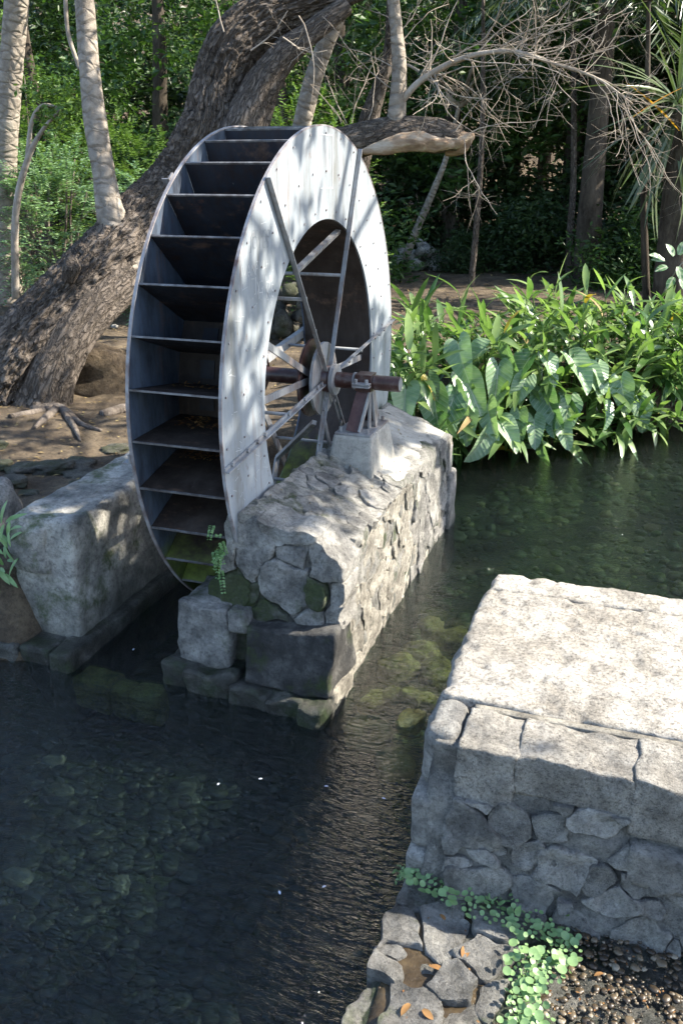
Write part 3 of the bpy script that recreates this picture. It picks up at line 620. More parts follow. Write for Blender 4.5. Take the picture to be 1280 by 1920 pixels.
# scratched names on the near disc
M_scr = simple_mat('scratched_paint', [(.38, .40, .42), (.48, .5, .51)], 30., .7, 0)
M_scrd = simple_mat('dark_scratch', [(.16, .18, .20), (.22, .24, .26)], 30., .7, 0)
def scrawl(txt, y, z, size, mat, x=.0075, tilt=0., mirror=False):
    cu = bpy.data.curves.new('scratched_lettering', 'FONT'); cu.body = txt; cu.size = size; cu.materials.append(mat); cu.offset = -.001*size/.06
    tmp = bpy.data.objects.new('tmp', cu); COL.objects.link(tmp); bpy.context.view_layer.update(); tm = bpy.data.meshes.new_from_object(tmp); bpy.data.objects.remove(tmp)
    o_ = ob('scratched_lettering', tm, nd, (x, y, z), (math.pi/2+0, 0, math.pi/2)); o_.rotation_euler = (Matrix.Rotation(math.pi/2, 3, 'Z')@Matrix.Rotation(math.pi/2, 3, 'X')@Matrix.Rotation(tilt, 3, 'Z')).to_euler()
    return o_
for txt, px, py, sz, mt in (('CONGO', 472, 447, .06, M_scrd), ('JOYES', 469, 467, .09, M_scrd), ('S W H', 480, 505, .06, M_scr), ('Jyt H', 478, 545, .10, M_scr), ('H KS', 484, 562, .10, M_scr), ('IVAN', 452, 520, .08, M_scr)):
    p = atX(px, py, .0075); scrawl(txt, p[1], p[2], sz, mt, tilt=-.05)
mb = MB(); random.seed(77)
for q in range(70):          # scratches
    a = math.radians(random.choice([random.gauss(165, 14), random.gauss(150, 10), random.gauss(190, 10)])); r = random.uniform(1.02, 1.46); l = random.uniform(.015, .07); d = random.gauss(.4, .8)
    p = np.array([.0072+q*4e-6, r*math.cos(a), ZC+r*math.sin(a)]); e = np.array([0, math.cos(d), math.sin(d)])*l
    mb.add(*obox(p, p+e, (1, 0, 0), .0025, .0008))
ob('scratches', mb.mesh('scratches', M_scr, False), nd, kind='stuff')
# faint taped outline near the top of the disc
mb = MB(); c0 = [atX(a, b_, .0075) for a, b_ in ((600, 252), (624, 254), (624, 353), (600, 353))]
for q in range(4): mb.add(*obox(c0[q], c0[(q+1) % 4], (1, 0, 0), .006, .001))
ob('painted_outline', mb.mesh('painted_outline', M_scr, False), nd)

# plinth and axle stand
pl = ob('concrete_plinth', None, None, (.24, .03, .9), label='tapered grey concrete plinth on the pier under the axle', cat='plinth')
P, F = rbox(.085, .395, -.245, .31, .86, 1.135, .025, .008, .003, 8, lambda P, T: np.c_[.24+(P[:, 0]-.24)*(1-.2*T[:, 2]), .03+(P[:, 1]-.03)*(1-.26*T[:, 2]), P[:, 2]], 41)
ob('body', mesh('body', P, F, M_smooth), pl)
ob('base_plate', mesh('base_plate', *box(.24, .035, 1.143, .235, .40, .012), M_spoke, False), pl)
st = thing('axle_stand', 'dark red-brown painted steel stand holding the axle above the plinth', 'axle stand', (.25, .03, 1.15))
ob('leg', mesh('leg', *obox((.225, -.125, 1.15), (.268, -.02, 1.405), (0, 1, .2), .085, .012), M_steelpost, False), st)
for a, b_, w, mt in (((.272, -.125, 1.15), (.312, -.02, 1.405), .012, M_spoke), ((.30, .0, 1.15), (.305, .0, 1.40), .012, M_spoke), ((.325, .06, 1.15), (.312, .02, 1.40), .014, M_spoke), ((.25, .185, 1.15), (.268, .03, 1.40), .085, M_steelpost), ((.30, .185, 1.15), (.312, .03, 1.40), .012, M_spoke)):
    ob('leg', mesh('leg', *obox(a, b_, (0, 1, .2), w, .05 if w < .05 else .012), mt, False), st)
ob('bearing', mesh('bearing', *box(.272, 0, 1.452, .105, .115, .105), M_axle, False), st)
cp = MB(); cp.add(*box(.272, -.09, 1.44, .11, .05, .012)); cp.add(*box(.272, -.09, 1.455, .11, .05, .009)); ob('bearing_flange', cp.mesh('bearing_flange', M_spoke, False), st)
for dx in (-.035, .035): ob('bolt', mesh('bolt', *cyl((.272+dx, -.095, 1.43), (.272+dx, -.095, 1.485), .011, 6), M_spoke, False), st)
for dx, dy in ((-.09, -.13), (.09, -.13), (.09, .2), (-.09, .2)): ob('anchor_bolt', mesh('anchor_bolt', *cyl((.24+dx, .0+dy, 1.148), (.24+dx, dy, 1.18), .011, 6), M_spoke, False), st)

#==PART3
# ------------------------------------------------------------------ foliage helpers
def unit(v): return v/(np.linalg.norm(v, axis=-1, keepdims=True)+1e-9)
def leaf_quads(P, L, W, r, up=.6, dirs=None, droop=.25):
    n = len(P); d = unit(r.standard_normal((n, 3))*[1, 1, .45]-[0, 0, droop]) if dirs is None else unit(dirs)
    nn = unit(r.standard_normal((n, 3))*(1-up)+[0, 0, up]); s = unit(np.cross(d, nn)); nn = np.cross(s, d)
    L = np.broadcast_to(np.asarray(L, float), (n,))[:, None]; W = np.broadcast_to(np.asarray(W, float), (n,))[:, None]
    V = np.stack([P, P+d*L*.5+s*W*.5+nn*W*.15, P+d*L, P+d*L*.5-s*W*.5+nn*W*.15], 1).reshape(-1, 3)
    return V, (np.arange(n)*4)[:, None]+np.array([0, 1, 2, 3])
def clumps(C, n, rad, r, L, W, flat=.6, up=.6, droop=.25):
    C = np.asarray(C, float); k = len(C); rad = np.broadcast_to(np.asarray(rad, float), (k,)); idx = np.repeat(np.arange(k), n)
    P = C[idx]+unit(r.standard_normal((k*n, 3)))*(rad[idx]*r.random(k*n)**.45)[:, None]*[1, 1, flat]
    return leaf_quads(P, L*r.uniform(.6, 1.2, k*n), W*r.uniform(.7, 1.1, k*n), r, up, None, droop)
def sprays(C, D, length, pairs, L, W, r):      # pinnate leaves: rachis from C along D, drooping
    n = len(C); t = (np.arange(pairs)+1)/pairs; D = unit(D); S = unit(np.cross(D, [0, 0, 1.])); ln = length*r.uniform(.6, 1.2, n)
    P = C[:, None]+D[:, None]*(ln[:, None]*t)[..., None]-np.array([0, 0, 1])*(ln[:, None]*.35*t**2)[..., None]
    V = []; Fn = 0; out = []
    for sg in (-1, 1):
        d = sg*S[:, None]+D[:, None]*.45+r.standard_normal((n, pairs, 3))*.12-np.array([0, 0, .15]); Q = P.reshape(-1, 3)
        out.append(leaf_quads(Q, L*(1-.35*np.tile(t, n)), W, r, .85, d.reshape(-1, 3)))
    return np.concatenate([out[0][0], out[1][0]]), np.concatenate([out[0][1], out[1][1]+len(out[0][0])])
def twigs(mb, p, d, ln, r, depth, g, kids=4, wander=.35, grav=0., sides=4):
    n = max(4, int(ln/.09)); P = [np.array(p, float)]; d = unit(np.array(d, float))
    for i in range(n):
        d = unit(d+g.standard_normal(3)*wander*.35+[0, 0, grav*.1]); P.append(P[-1]+d*ln/n)
    R = np.linspace(r, r*.45, n+1); mb.add(*tube(P, R, sides=sides, cap=False))
    if depth:
        for q in range(kids):
            i = int(g.integers(max(1, n//5), n)); dd = unit(unit(P[i]-P[i-1])*.6+g.standard_normal(3)*.75)
            twigs(mb, P[i], dd, ln*g.uniform(.3, .6), R[i]*.7, depth-1, g, max(2, kids-1), wander*1.15, grav, 3)
def pxpath(L):
    P = [atY(a, b_, Yq) for a, b_, h, Yq in L]; return P, [wpx(h, p) for (a, b_, h, Yq), p in zip(L, P)]
def trunk(name, L, mat, parent, n=60, sides=32, amp=.12, ns=9., s=0, stretch=4.):
    P, R = pxpath(L); V, F = tube(P, R, n, sides, amp, ns, s, True, stretch); mat = ATTR.get(mat.name, mat); me = mesh(name, V, F, mat)
    at_ = me.attributes.new('barkco', 'FLOAT_VECTOR', 'POINT'); bc = np.zeros((len(me.vertices), 3), np.float32); bc[:len(BARK)] = BARK; bc[len(BARK)] = BARK[0]; bc[-1] = BARK[-1]; at_.data.foreach_set('vector', bc.ravel())
    return ob(name, me, parent)
def base_of(L): return atY(L[0][0], L[0][1], L[0][3])

# ------------------------------------------------------------------ the old leaning tree behind the wheel
main = [(-60, 830, 105, 1.55), (-15, 735, 80, 1.75), (45, 655, 66, 1.9), (120, 572, 56, 2.2), (205, 487, 53, 2.6), (290, 405, 54, 3.1), (350, 340, 60, 3.4), (395, 250, 56, 3.5), (408, 165, 47, 3.6), (440, 80, 48, 3.7), (520, 20, 44, 3.9), (650, -30, 36, 4.1), (800, -80, 30, 4.4)]
lt = thing('leaning_tree', 'old thick furrowed tree leaning from lower left and rising behind the wheel', 'tree', base_of(main))
trunk('trunk', main, M_bark_old, lt, 420, 130, .30, 17., 1, 3.)
trunk('root_flare', [(70, 790, 56, 1.75), (86, 742, 50, 1.78), (102, 695, 42, 1.82), (150, 610, 38, 2.05), (235, 510, 40, 2.6)], M_bark_old, lt, 70, 48, .2, 11., 2)
trunk('stem', [(430, 330, 42, 3.3), (462, 240, 40, 3.4), (490, 165, 34, 3.5), (530, 105, 28, 3.6), (585, 60, 20, 3.7), (650, 10, 17, 3.9)], M_bark_old, lt, 80, 40, .2, 10., 3)
trunk('limb', [(430, 330, 40, 3.5), (560, 292, 36, 3.7), (660, 266, 31, 3.9), (740, 250, 29, 4.0), (815, 254, 29, 4.1), (862, 262, 22, 4.1)], M_bark_old, lt, 80, 40, .17, 10., 4)
P, R = pxpath([(838, 264, 22, 4.08), (860, 266, 19, 4.08), (874, 260, 11, 4.08), (888, 252, 3, 4.08)]); V, F = tube(P, R, 30, 26, .75, 14., 5); ob('broken_end', mesh('broken_end', V, F, M_wood), lt)
P, R = pxpath([(680, 284, 5, 3.72), (720, 276, 13, 3.74), (770, 264, 17, 3.8), (815, 268, 15, 3.86), (850, 272, 6, 3.92)]); V, F = tube(P, R, 60, 26, .55, 16., 6); ob('split_wood', mesh('split_wood', V, F, M_wood), lt)
trunk('burl', [(128, 525, 12, 2.0), (134, 500, 16, 1.98), (132, 478, 8, 2.0)], M_bark_old, lt, 14, 18, .2, 8., 7)
trunk('ringed_stem', [(245, 500, 52, 2.75), (222, 438, 36, 2.68), (207, 395, 26, 2.63), (196, 330, 21, 2.65), (180, 235, 22, 2.7), (168, 130, 19, 2.75), (160, 20, 18, 2.8), (150, -80, 17, 2.8)], M_bark_pale, lt, 80, 36, .06, 6., 8, 1.)
trunk('pale_stem', [(742, 250, 22, 4.0), (744, 210, 17, 4.0), (748, 130, 14, 4.0), (742, 50, 12, 4.0), (732, -40, 11, 4.0)], M_bark_pale, lt, 50, 20, .1, 8., 9)
g = np.random.default_rng(12); mb = MB()
arch = [(752, 190, 7, 4.0), (790, 150, 6, 3.98), (865, 110, 5, 3.95), (955, 96, 4, 3.95), (1040, 120, 3, 3.95), (1120, 148, 2.4, 4.), (1185, 195, 1.6, 4.0)]
P, R = pxpath(arch); SP, SR = spline(P, R, 50); mb.add(*tube(SP, SR, sides=8))
for q in range(52):
    i = int(g.integers(6, 49)); d = unit(SP[i]-SP[i-1])*.55+RGT*g.normal(.1, .5)+UPV*g.normal(.1, .8)+FWD*g.normal(0, .35)
    twigs(mb, SP[i], d, g.uniform(.4, 1.15), SR[i]*.2+.002, 2, g, 4, .42)
ob('arching_branch', mb.mesh('arching_branch', M_twig), lt)
mb = MB()
for a, b_, c, e in ((650, 232, -.6, .75), (660, 230, .0, 1), (690, 225, .35, .9), (640, 232, -.2, 1), (742, 130, -.8, .5), (740, 170, -.9, .4), (742, 90, .7, .6), (748, 60, .8, .5), (880, 250, .8, .3), (870, 262, .3, -.8), (850, 250, .6, .6), (735, 40, -.6, .8)):
    twigs(mb, atY(a, b_, 4.), RGT*c+UPV*e+FWD*g.normal(0, .2), g.uniform(.7, 1.2), .006, 3, g, 4, .4)
ob('bare_twigs', mb.mesh('bare_twigs', M_twig), lt)
mb = MB()
for a, b_, c, e, ln in ((470, 95, .5, .3, .5), (530, 70, .5, -.2, .45), (420, 60, -.3, .8, .6), (560, 30, .2, -.9, .6)): twigs(mb, atY(a, b_, 3.3), RGT*c+UPV*e, ln, .008, 2, g, 3, .5)
ob('dead_twigs', mb.mesh('dead_twigs', M_twig), lt)
r = np.random.default_rng(2)
V, F = clumps([(x, y, z) for x, y, z in zip(r.uniform(-4, 1.5, 26), r.uniform(3, 7, 26), r.uniform(6., 8.5, 26))], 110, r.uniform(.6, 1.1, 26), r, .22, .10)
ob('crown', mesh('crown', V, F, L_mid, False), lt)
# roots
mb = MB()
for pts in ([(60, 770, 12), (110, 765, 16), (150, 790, 9), (190, 800, 4)], [(105, 768, 12), (85, 790, 10), (65, 805, 5)], [(190, 770, 12), (235, 760, 16), (260, 762, 12)], [(120, 770, 9), (140, 800, 8), (150, 815, 3)], [(20, 790, 8), (70, 775, 10), (110, 762, 10)]):
    Pp = [atZ(a, b_, .58) for a, b_, h in pts]
    for p in Pp: p[2] = float(hgt(p[0], p[1]))+.01
    mb.add(*tube(Pp, [wpx(h, p)*.7 for (a, b_, h), p in zip(pts, Pp)], 20, 10, .15, 9., 3))
ob('surface_roots', mb.mesh('surface_roots', M_bark_old), lt)

# ------------------------------------------------------------------ other trunks
def pole_tree(name, label, L, mat, s, sides=28, amp=.06, stretch=1., leaves=None, n=60):
    t_ = thing(name, label, 'tree', base_of(L)); trunk('trunk', L, mat, t_, n, sides, amp, 7., s, stretch)
    if leaves:
        P, R = pxpath(L); top = P[-1]; r = np.random.default_rng(s); k, rad, cnt, lm, size = leaves; mb = MB()
        C = top+r.standard_normal((k, 3))*[rad*.6, rad*.6, rad*.35]+[0, 0, rad*.4]
        for c in C[:6]: mb.add(*tube([top, (top+c)/2+[0, 0, .2], c], [.05, .03, .012], 8, 6))
        ob('limbs', mb.mesh('limbs', mat), t_)
        V, F = clumps(C, cnt, rad*.38, r, size, size*.45); ob('crown', mesh('crown', V, F, lm, False), t_)
    return t_
pole_tree('pale_tree', 'pale ringed tree trunk at the far left edge', [(18, 575, 26, 6.0), (14, 430, 22, 6.0), (12, 300, 20, 6.0), (20, 160, 21, 6.), (30, 30, 22, 6.), (38, -60, 21, 6.), (45, -140, 18, 6.)], M_bark_pale, 21, leaves=(16, 1.6, 90, L_mid, .2))
pole_tree('slanting_tree', 'straight pale trunk slanting up to the right behind the wheel top', [(545, 330, 17, 5.6), (575, 195, 17, 5.6), (600, 110, 16, 5.6), (640, 10, 16, 5.6), (680, -90, 15, 5.6)], M_bark_pale, 22, leaves=(8, 1.3, 30, L_mid, .18))
pole_tree('brown_sapling', 'brown trunk behind the pale stem that grows from the broken limb', [(670, 330, 19, 5.0), (690, 230, 19, 5.), (712, 160, 14, 5.), (730, 90, 11, 5.), (735, -60, 9, 5.)], M_bark_old, 23, leaves=(6, 1., 30, L_mid, .18))
pole_tree('thin_sapling', 'thin straight sapling in the shade above the bright leaves', [(880, 560, 6, 10.2), (892, 430, 5.5, 10.2), (902, 280, 5, 10.2), (905, 120, 4, 10.2), (905, -60, 3, 10.2)], M_bark_old, 24, 10, leaves=(10, 1.2, 70, L_dark, .2))
pole_tree('leaning_sapling', 'thin pale sapling leaning right beside the heap of stones', [(758, 485, 8, 12), (785, 420, 7, 12), (815, 350, 6, 12), (838, 290, 5, 12), (860, 200, 4, 12)], M_bark_pale, 25, 10, leaves=(8, 1.2, 70, L_dark, .2))
pole_tree('slim_tree', 'slim trunk just left of the dark palm trunk', [(1064, 520, 7, 12.5), (1068, 430, 6.5, 12.5), (1074, 340, 6, 12.5), (1075, 150, 5, 12.5), (1070, -60, 4, 12.5)], M_bark_old, 26, 10, leaves=(10, 1.4, 70, L_dark, .22))
pole_tree('bent_sapling', 'slim sapling between the dark palm trunk and the spiky palm', [(1212, 590, 8, 9.4), (1208, 470, 7, 9.4), (1206, 360, 6, 9.4), (1212, 200, 5, 9.4), (1215, 0, 4, 9.4)], M_bark_dark, 27, 10, leaves=(8, 1.2, 60, L_dark, .2))
g = np.random.default_rng(31)
sh = thing('bare_shrub', 'slender shrub with bare curved stem beside the ringed stem', 'shrub', atY(30, 560, 4.2)); mb = MB()
for L in ([(30, 560, 7, 4.2), (30, 400, 7, 4.2), (52, 300, 6, 4.2), (80, 245, 4, 4.2), (115, 205, 3, 4.2)], [(52, 300, 5, 4.2), (60, 230, 4, 4.2), (80, 198, 3.5, 4.2), (115, 203, 2.5, 4.2)], [(150, 130, 4, 3.2), (128, 60, 4, 3.2), (122, -30, 4, 3.2)]):
    P, R = pxpath(L); ob('stem', mesh('stem', *tube(P, R, 30, 8, .08, 8., 3), M_bark_pale), sh)
C = [atY(a, b_, 4.2) for a, b_ in ((115, 205), (100, 215), (130, 175), (85, 160), (60, 170), (120, 150), (140, 190), (110, 240))]
V, F = clumps(C, 60, .22, g, .09, .045); ob('crown', mesh('crown', V, F, L_bright, False), sh)

# palms
def palm_trunk_tree(name, label, L, s): 
    t_ = thing(name, label, 'palm', base_of(L)); trunk('trunk', L, M_bark_dark, t_, 60, 24, .05, 6., s, .6); return t_
dp = palm_trunk_tree('dark_palm', 'smooth dark palm trunk standing in shade behind the bright leaves', [(1096, 545, 25, 11.5), (1102, 450, 23, 11.5), (1110, 340, 21, 11.5), (1122, 200, 19, 11.5), (1132, 60, 18, 11.5), (1140, -60, 17, 11.5)], 41)
top = atY(1140, -40, 11.5); g = np.random.default_rng(8)
def frond(mb, p, d, ln, g, n=26, L=.55, W=.03):
    d = unit(np.asarray(d, float)); t = np.linspace(0, 1, 14)[:, None]; P = p+d*ln*t-np.array([0, 0, 1])*ln*.55*t**2
    mb.add(*tube(P, np.linspace(.02, .005, 14), sides=4, cap=False)); q = np.linspace(.12, .98, n); Q = np.stack([np.interp(q, t[:, 0], P[:, c]) for c in range(3)], 1)
    S = unit(np.cross(d, [0, 0, 1.]))
    for sg in (-1, 1):
        D = sg*S*.8+d*.45-np.array([0, 0, .75])+g.standard_normal((n, 3))*.1; mb.add(*leaf_quads(Q, L*(1-.5*q), W, g, .3, D))
for q in range(16):
    mb = MB(); a = q*.39+.2; frond(mb, top, (math.cos(a), math.sin(a), g.uniform(-.1, .6)), g.uniform(2., 3.), g, 34, .8); ob('frond', mb.mesh('frond', L_palm, False), dp)
sp = palm_trunk_tree('spiky_palm', 'spiky sword-leaved palm at the right edge with one orange leaf', [(1252, 590, 34, 9.2), (1262, 480, 31, 9.2), (1272, 360, 30, 9.2), (1282, 210, 24, 9.2)], 42)
def blade(name, ln, w, arch, mat, n=6, fold=.25, tip=1.):
    t = np.linspace(0, 1, n+1); wd = w*np.sin(np.pi*np.clip(t*.86+.1, 0, 1))**.8*np.where(t > .99, .05, 1); z = -arch*ln*t**2; V = []
    for q in range(n+1): V += [(-wd[q]/2, ln*t[q], z[q]+fold*wd[q]/2), (0, ln*t[q], z[q]), (wd[q]/2, ln*t[q], z[q]+fold*wd[q]/2)]
    F = []
    for q in range(n):
        for k in (0, 1): F.append([q*3+k, q*3+k+1, q*3+k+4, q*3+k+3])
    return mesh(name, V, np.array(F), mat)
def orient(d, up=(0, 0, 1), roll=0.):
    y = Vector([float(q) for q in d]).normalized(); u = Vector([float(q) for q in up]); x = y.cross(u)
    if x.length < 1e-3: x = Vector((1, 0, 0))
    x.normalize(); z = x.cross(y); Mx = Matrix((x, y, z)).transposed()@Matrix.Rotation(roll, 3, 'Y'); return Mx.to_euler()
sw = [blade('leaf', 1.5, .06, .12, L_palm), blade('leaf', 1.3, .055, .3, L_palm), blade('leaf', 1.6, .055, .5, L_palm)]
ctr = atY(1270, 195, 9.2); ctr2 = atY(1262, 320, 9.2)
for q in range(90):
    d = unit(g.standard_normal(3)*[1, 1, .9]+[-.25, -.35, .15]); lo = q > 60
    if lo: d = unit(np.array([g.normal(0, .6), g.normal(-.2, .6), -1.]))
    o_ = ob('leaf', sw[q % 3], sp, ctr if not lo else ctr+[0, 0, -.3*g.random()], orient(d, roll=g.normal(0, .4)), g.uniform(.7, 1.15))
o_ = ob('leaf', blade('orange_leaf', 1.1, .07, .1, L_orange), sp, atY(1272, 245, 8.9), orient(atY(1215, 180, 8.6)-atY(1272, 245, 8.9))); o_['label'] = 'orange yellow dying leaf'
o_ = ob('leaf', blade('orange_leaf', .9, .06, .1, L_orange), sp, atY(1278, 165, 8.9), orient(atY(1220, 192, 8.6)-atY(1278, 165, 8.9)))

# ------------------------------------------------------------------ woodland behind
def bg_crown(name, mat, s, n=70, per=110, R=(2.4, 2.4, 3.2), L=.24):
    r = np.random.default_rng(s); C = unit(r.standard_normal((n, 3)))*r.uniform(.35, 1., (n, 1))**.6*np.array(R)
    V, F = clumps(C, per, r.uniform(.45, .85, n), r, L, L*.42, .55, .55); return mesh(name, V, F, mat, False)
crowns = {('d', 0): bg_crown('crown', L_dark, 1), ('d', 1): bg_crown('crown', L_dark, 2), ('m', 0): bg_crown('crown', L_mid, 3), ('m', 1): bg_crown('crown', L_mid, 4, L=.2), ('b', 0): bg_crown('crown', L_bright, 5, 36, 110, L=.2), ('b', 1): bg_crown('crown', L_bright, 6, 36, 110, L=.17)}  # bright and dark leaf colours also stand in for sun and shade
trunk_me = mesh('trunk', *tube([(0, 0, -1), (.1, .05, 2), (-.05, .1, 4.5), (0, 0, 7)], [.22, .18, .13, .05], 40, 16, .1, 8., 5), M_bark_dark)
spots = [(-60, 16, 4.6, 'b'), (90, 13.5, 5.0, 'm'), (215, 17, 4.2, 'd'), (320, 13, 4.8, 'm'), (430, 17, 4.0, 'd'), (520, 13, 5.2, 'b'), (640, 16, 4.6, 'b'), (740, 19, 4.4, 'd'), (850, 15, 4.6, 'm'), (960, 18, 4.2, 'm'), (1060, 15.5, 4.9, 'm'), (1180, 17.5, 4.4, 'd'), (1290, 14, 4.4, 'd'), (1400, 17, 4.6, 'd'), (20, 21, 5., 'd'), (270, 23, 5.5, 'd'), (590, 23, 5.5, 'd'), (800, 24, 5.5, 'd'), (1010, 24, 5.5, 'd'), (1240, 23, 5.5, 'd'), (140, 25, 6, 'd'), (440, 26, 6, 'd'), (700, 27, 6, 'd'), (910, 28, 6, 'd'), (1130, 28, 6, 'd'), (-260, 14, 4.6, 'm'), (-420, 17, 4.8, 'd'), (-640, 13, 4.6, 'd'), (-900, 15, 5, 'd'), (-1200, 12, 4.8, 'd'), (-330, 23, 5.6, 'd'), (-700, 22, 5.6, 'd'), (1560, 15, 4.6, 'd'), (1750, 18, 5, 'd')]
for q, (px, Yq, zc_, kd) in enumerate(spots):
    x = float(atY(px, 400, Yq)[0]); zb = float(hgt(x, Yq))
    t_ = thing('woodland_tree', {'b': 'yellow-green woodland tree, leaves coloured bright to look sunlit', 'm': 'mid-green leafy tree in the woodland behind the wheel', 'd': 'dark leafy tree deep in the shaded woodland'}[kd], 'tree', (x, Yq, zb), {'b': 'bright trees of the woodland', 'm': 'mid-green trees of the woodland', 'd': 'dark trees of the woodland'}[kd])
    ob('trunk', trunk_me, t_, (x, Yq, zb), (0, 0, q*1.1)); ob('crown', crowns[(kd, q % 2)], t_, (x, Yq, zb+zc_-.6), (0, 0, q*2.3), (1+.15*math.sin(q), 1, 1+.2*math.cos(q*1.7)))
for q, (x, y, zc_) in enumerate([(7.5, 14, 6), (4.5, 15, 7), (9, 17, 7), (2.5, 13.5, 7.6)]):
    t_ = thing('tall_tree', 'tall tree shading the far bank', 'tree', (x, y, float(hgt(x, y))), 'tall trees around the clearing')
    ob('trunk', trunk_me, t_, (x, y, float(hgt(x, y))), (0, 0, q), (1, 1, 1.2)); ob('crown', crowns[('d', q % 2)], t_, (x, y, zc_), (0, 0, q*1.9), (.9, .9, .75))
# shrubs: pinnate light green on the left, dark understory
def pinnate(name, label, cx, cy, z0, rad, hgt_, n, mat, s, grp=None, L=.095, length=.46):
    r = np.random.default_rng(s); t_ = thing(name, label, 'shrub', (cx, cy, z0), grp)
    C = np.array([cx, cy, z0])+unit(r.standard_normal((n, 3))+[0, -.35, .2])*r.uniform(.3, 1, (n, 1))**.5*[rad, rad, hgt_/2]+[0, 0, hgt_/2]
    D = unit(C-[cx, cy, z0+hgt_*.25]+r.standard_normal((n, 3))*.4+[.1, -.3, .1]); V, F = sprays(C, D, length, 9, L, L*.42, r)
    ob('crown', mesh('crown', V, F, mat, False), t_); mb = MB()
    for q in range(9):
        e = C[q*7 % n]; mb.add(*tube([(cx+r.normal(0, .1), cy+r.normal(0, .1), z0-.1), (np.array([cx, cy, z0])+e)/2+[0, 0, .1], e], [.03, .02, .008], 10, 6))
    ob('stems', mb.mesh('stems', M_bark_old), t_); return t_
for q, (px, py, Yq, rad, hh, n, lab) in enumerate([(115, 470, 6.5, 1.0, 2.3, 520, 'light green feathery shrub between the pale trunk and the ringed stem'), (290, 430, 6.2, .75, 1.9, 380, 'light green feathery shrub right of the ringed stem beside the wheel'), (70, 460, 9.0, 1.5, 3.6, 600, 'tall feathery shrub behind the bare curved stem'), (225, 440, 9.5, 1.4, 2.8, 480, 'feathery shrub in the shade behind the ringed stem'), (570, 380, 7.2, .8, 2.9, 330, 'light green shrub behind the top of the wheel'), (640, 380, 6.8, .5, 2.5, 160, 'small light green shrub under the slanting trunk')]):
    p = atY(px, py, Yq); z0 = float(hgt(p[0], Yq)); pinnate('feathery_shrub', lab, p[0], Yq, z0-.05, rad, hh, n, L_blue if q in (0, 1) else L_bright, 60+q)
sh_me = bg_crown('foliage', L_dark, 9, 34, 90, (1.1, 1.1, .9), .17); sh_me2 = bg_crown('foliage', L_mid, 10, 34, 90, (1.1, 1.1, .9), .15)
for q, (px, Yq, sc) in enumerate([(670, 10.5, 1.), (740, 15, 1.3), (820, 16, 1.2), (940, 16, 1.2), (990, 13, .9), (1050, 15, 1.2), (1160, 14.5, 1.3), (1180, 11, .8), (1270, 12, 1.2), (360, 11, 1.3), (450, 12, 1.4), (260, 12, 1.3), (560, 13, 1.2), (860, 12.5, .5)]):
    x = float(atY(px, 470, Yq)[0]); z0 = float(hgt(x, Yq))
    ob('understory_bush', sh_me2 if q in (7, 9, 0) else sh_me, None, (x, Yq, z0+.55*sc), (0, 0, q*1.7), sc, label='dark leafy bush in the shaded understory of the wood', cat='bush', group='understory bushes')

# added tree out of view, its clumps placed to shade pier, pool and bank
def back(xp, yp, z): return np.array([xp+z*SUN[0]/SUN[2], yp+z*SUN[1]/SUN[2], z])
r = np.random.default_rng(17); C = []
def field(x0, x1, y0, y1, step, prob):
    for a in np.arange(x0, x1, step):
        for b_ in np.arange(y0, y1, step):
            if r.random() < (prob(a, b_) if callable(prob) else prob): C.append(back(a+r.normal(0, .05), b_+r.normal(0, .05), 6.8+r.normal(0, .35)))
field(-1.35, -.66, -2.1, 1.6, .24, 1.)          # pier top
field(-3.6, -.45, -5.2, -2.4, .34, .95); field(-.45, .7, -5.2, -3.15, .34, .95)     # pool
field(-3.4, -.5, -5., -2.5, .36, .8); field(-.4, .65, -5., -3.2, .36, .8)
field(-3.1, -1.4, -2.0, 1.2, .42, .05)           # dapple on the wheel
field(-2.3, -1.5, -1.4, -.5, .33, .8)           # behind the hole of the wheel
field(-7., -3.2, -3, 1.2, .45, .55); field(-7., -3.2, 1.2, 4., .45, .22)                # left bank, trunks
field(-1.3, -.1, .9, 2.2, .4, .6)
C = np.array(C); V, F = clumps(C, 46, .34, r, .20, .11, .7, .7)
stt = thing('shade_tree', 'unseen tree added on the right, crown shaped to shade pier, pool and bank', 'tree', (8.2, 7.5, .4))
ob('crown', mesh('crown', V, F, L_mid, False), stt)
mb = MB(); mb.add(*tube([(8.2, 7.5, .2), (8., 6.5, 2.5), (7.4, 5.0, 4.8), (6.3, 3.4, 6.2), (5., 2, 6.7)], [.3, .26, .2, .13, .05], 50, 20, .1, 8., 3))
for c in sorted(C.tolist(), key=lambda q: q[0])[:len(C)//2:45]: mb.add(*tube([(5., 2., 6.7), (np.array([5., 2., 6.7])+c)/2+[0, 0, .2], c], [.035, .022, .008], 8, 5))
ob('trunk', mb.mesh('trunk', M_bark_old), stt)

# ------------------------------------------------------------------ bank plants
gl_ = [blade('leaf', .40, .075, .3, L_ginger), blade('leaf', .34, .07, .6, L_ginger), blade('leaf', .44, .066, .12, L_ginger), blade('leaf', .32, .08, .85, L_ginger)]
gd_ = [blade('leaf', .36, .06, .8, L_litter), blade('leaf', .34, .065, .5, L_yel)]
r = np.random.default_rng(23); sites = []
for q in range(4000):
    x = r.uniform(-.55, 3.3); y = float(shore(x))+r.uniform(.22, 2.1)-(.2 if x > 1 else 0)
    if all((x-a)**2+(y-b_)**2 > .105 for a, b_ in sites): sites.append((x, y))
    if len(sites) > 37: break
n_back = len(sites)
for q in range(3000):
    x = r.uniform(-.2, 3.2); y = float(shore(x))+r.uniform(-.05, .3)
    if all((x-a)**2+(y-b_)**2 > .05 for a, b_ in sites[n_back:]): sites.append((x, y))
    if len(sites) > n_back+22: break
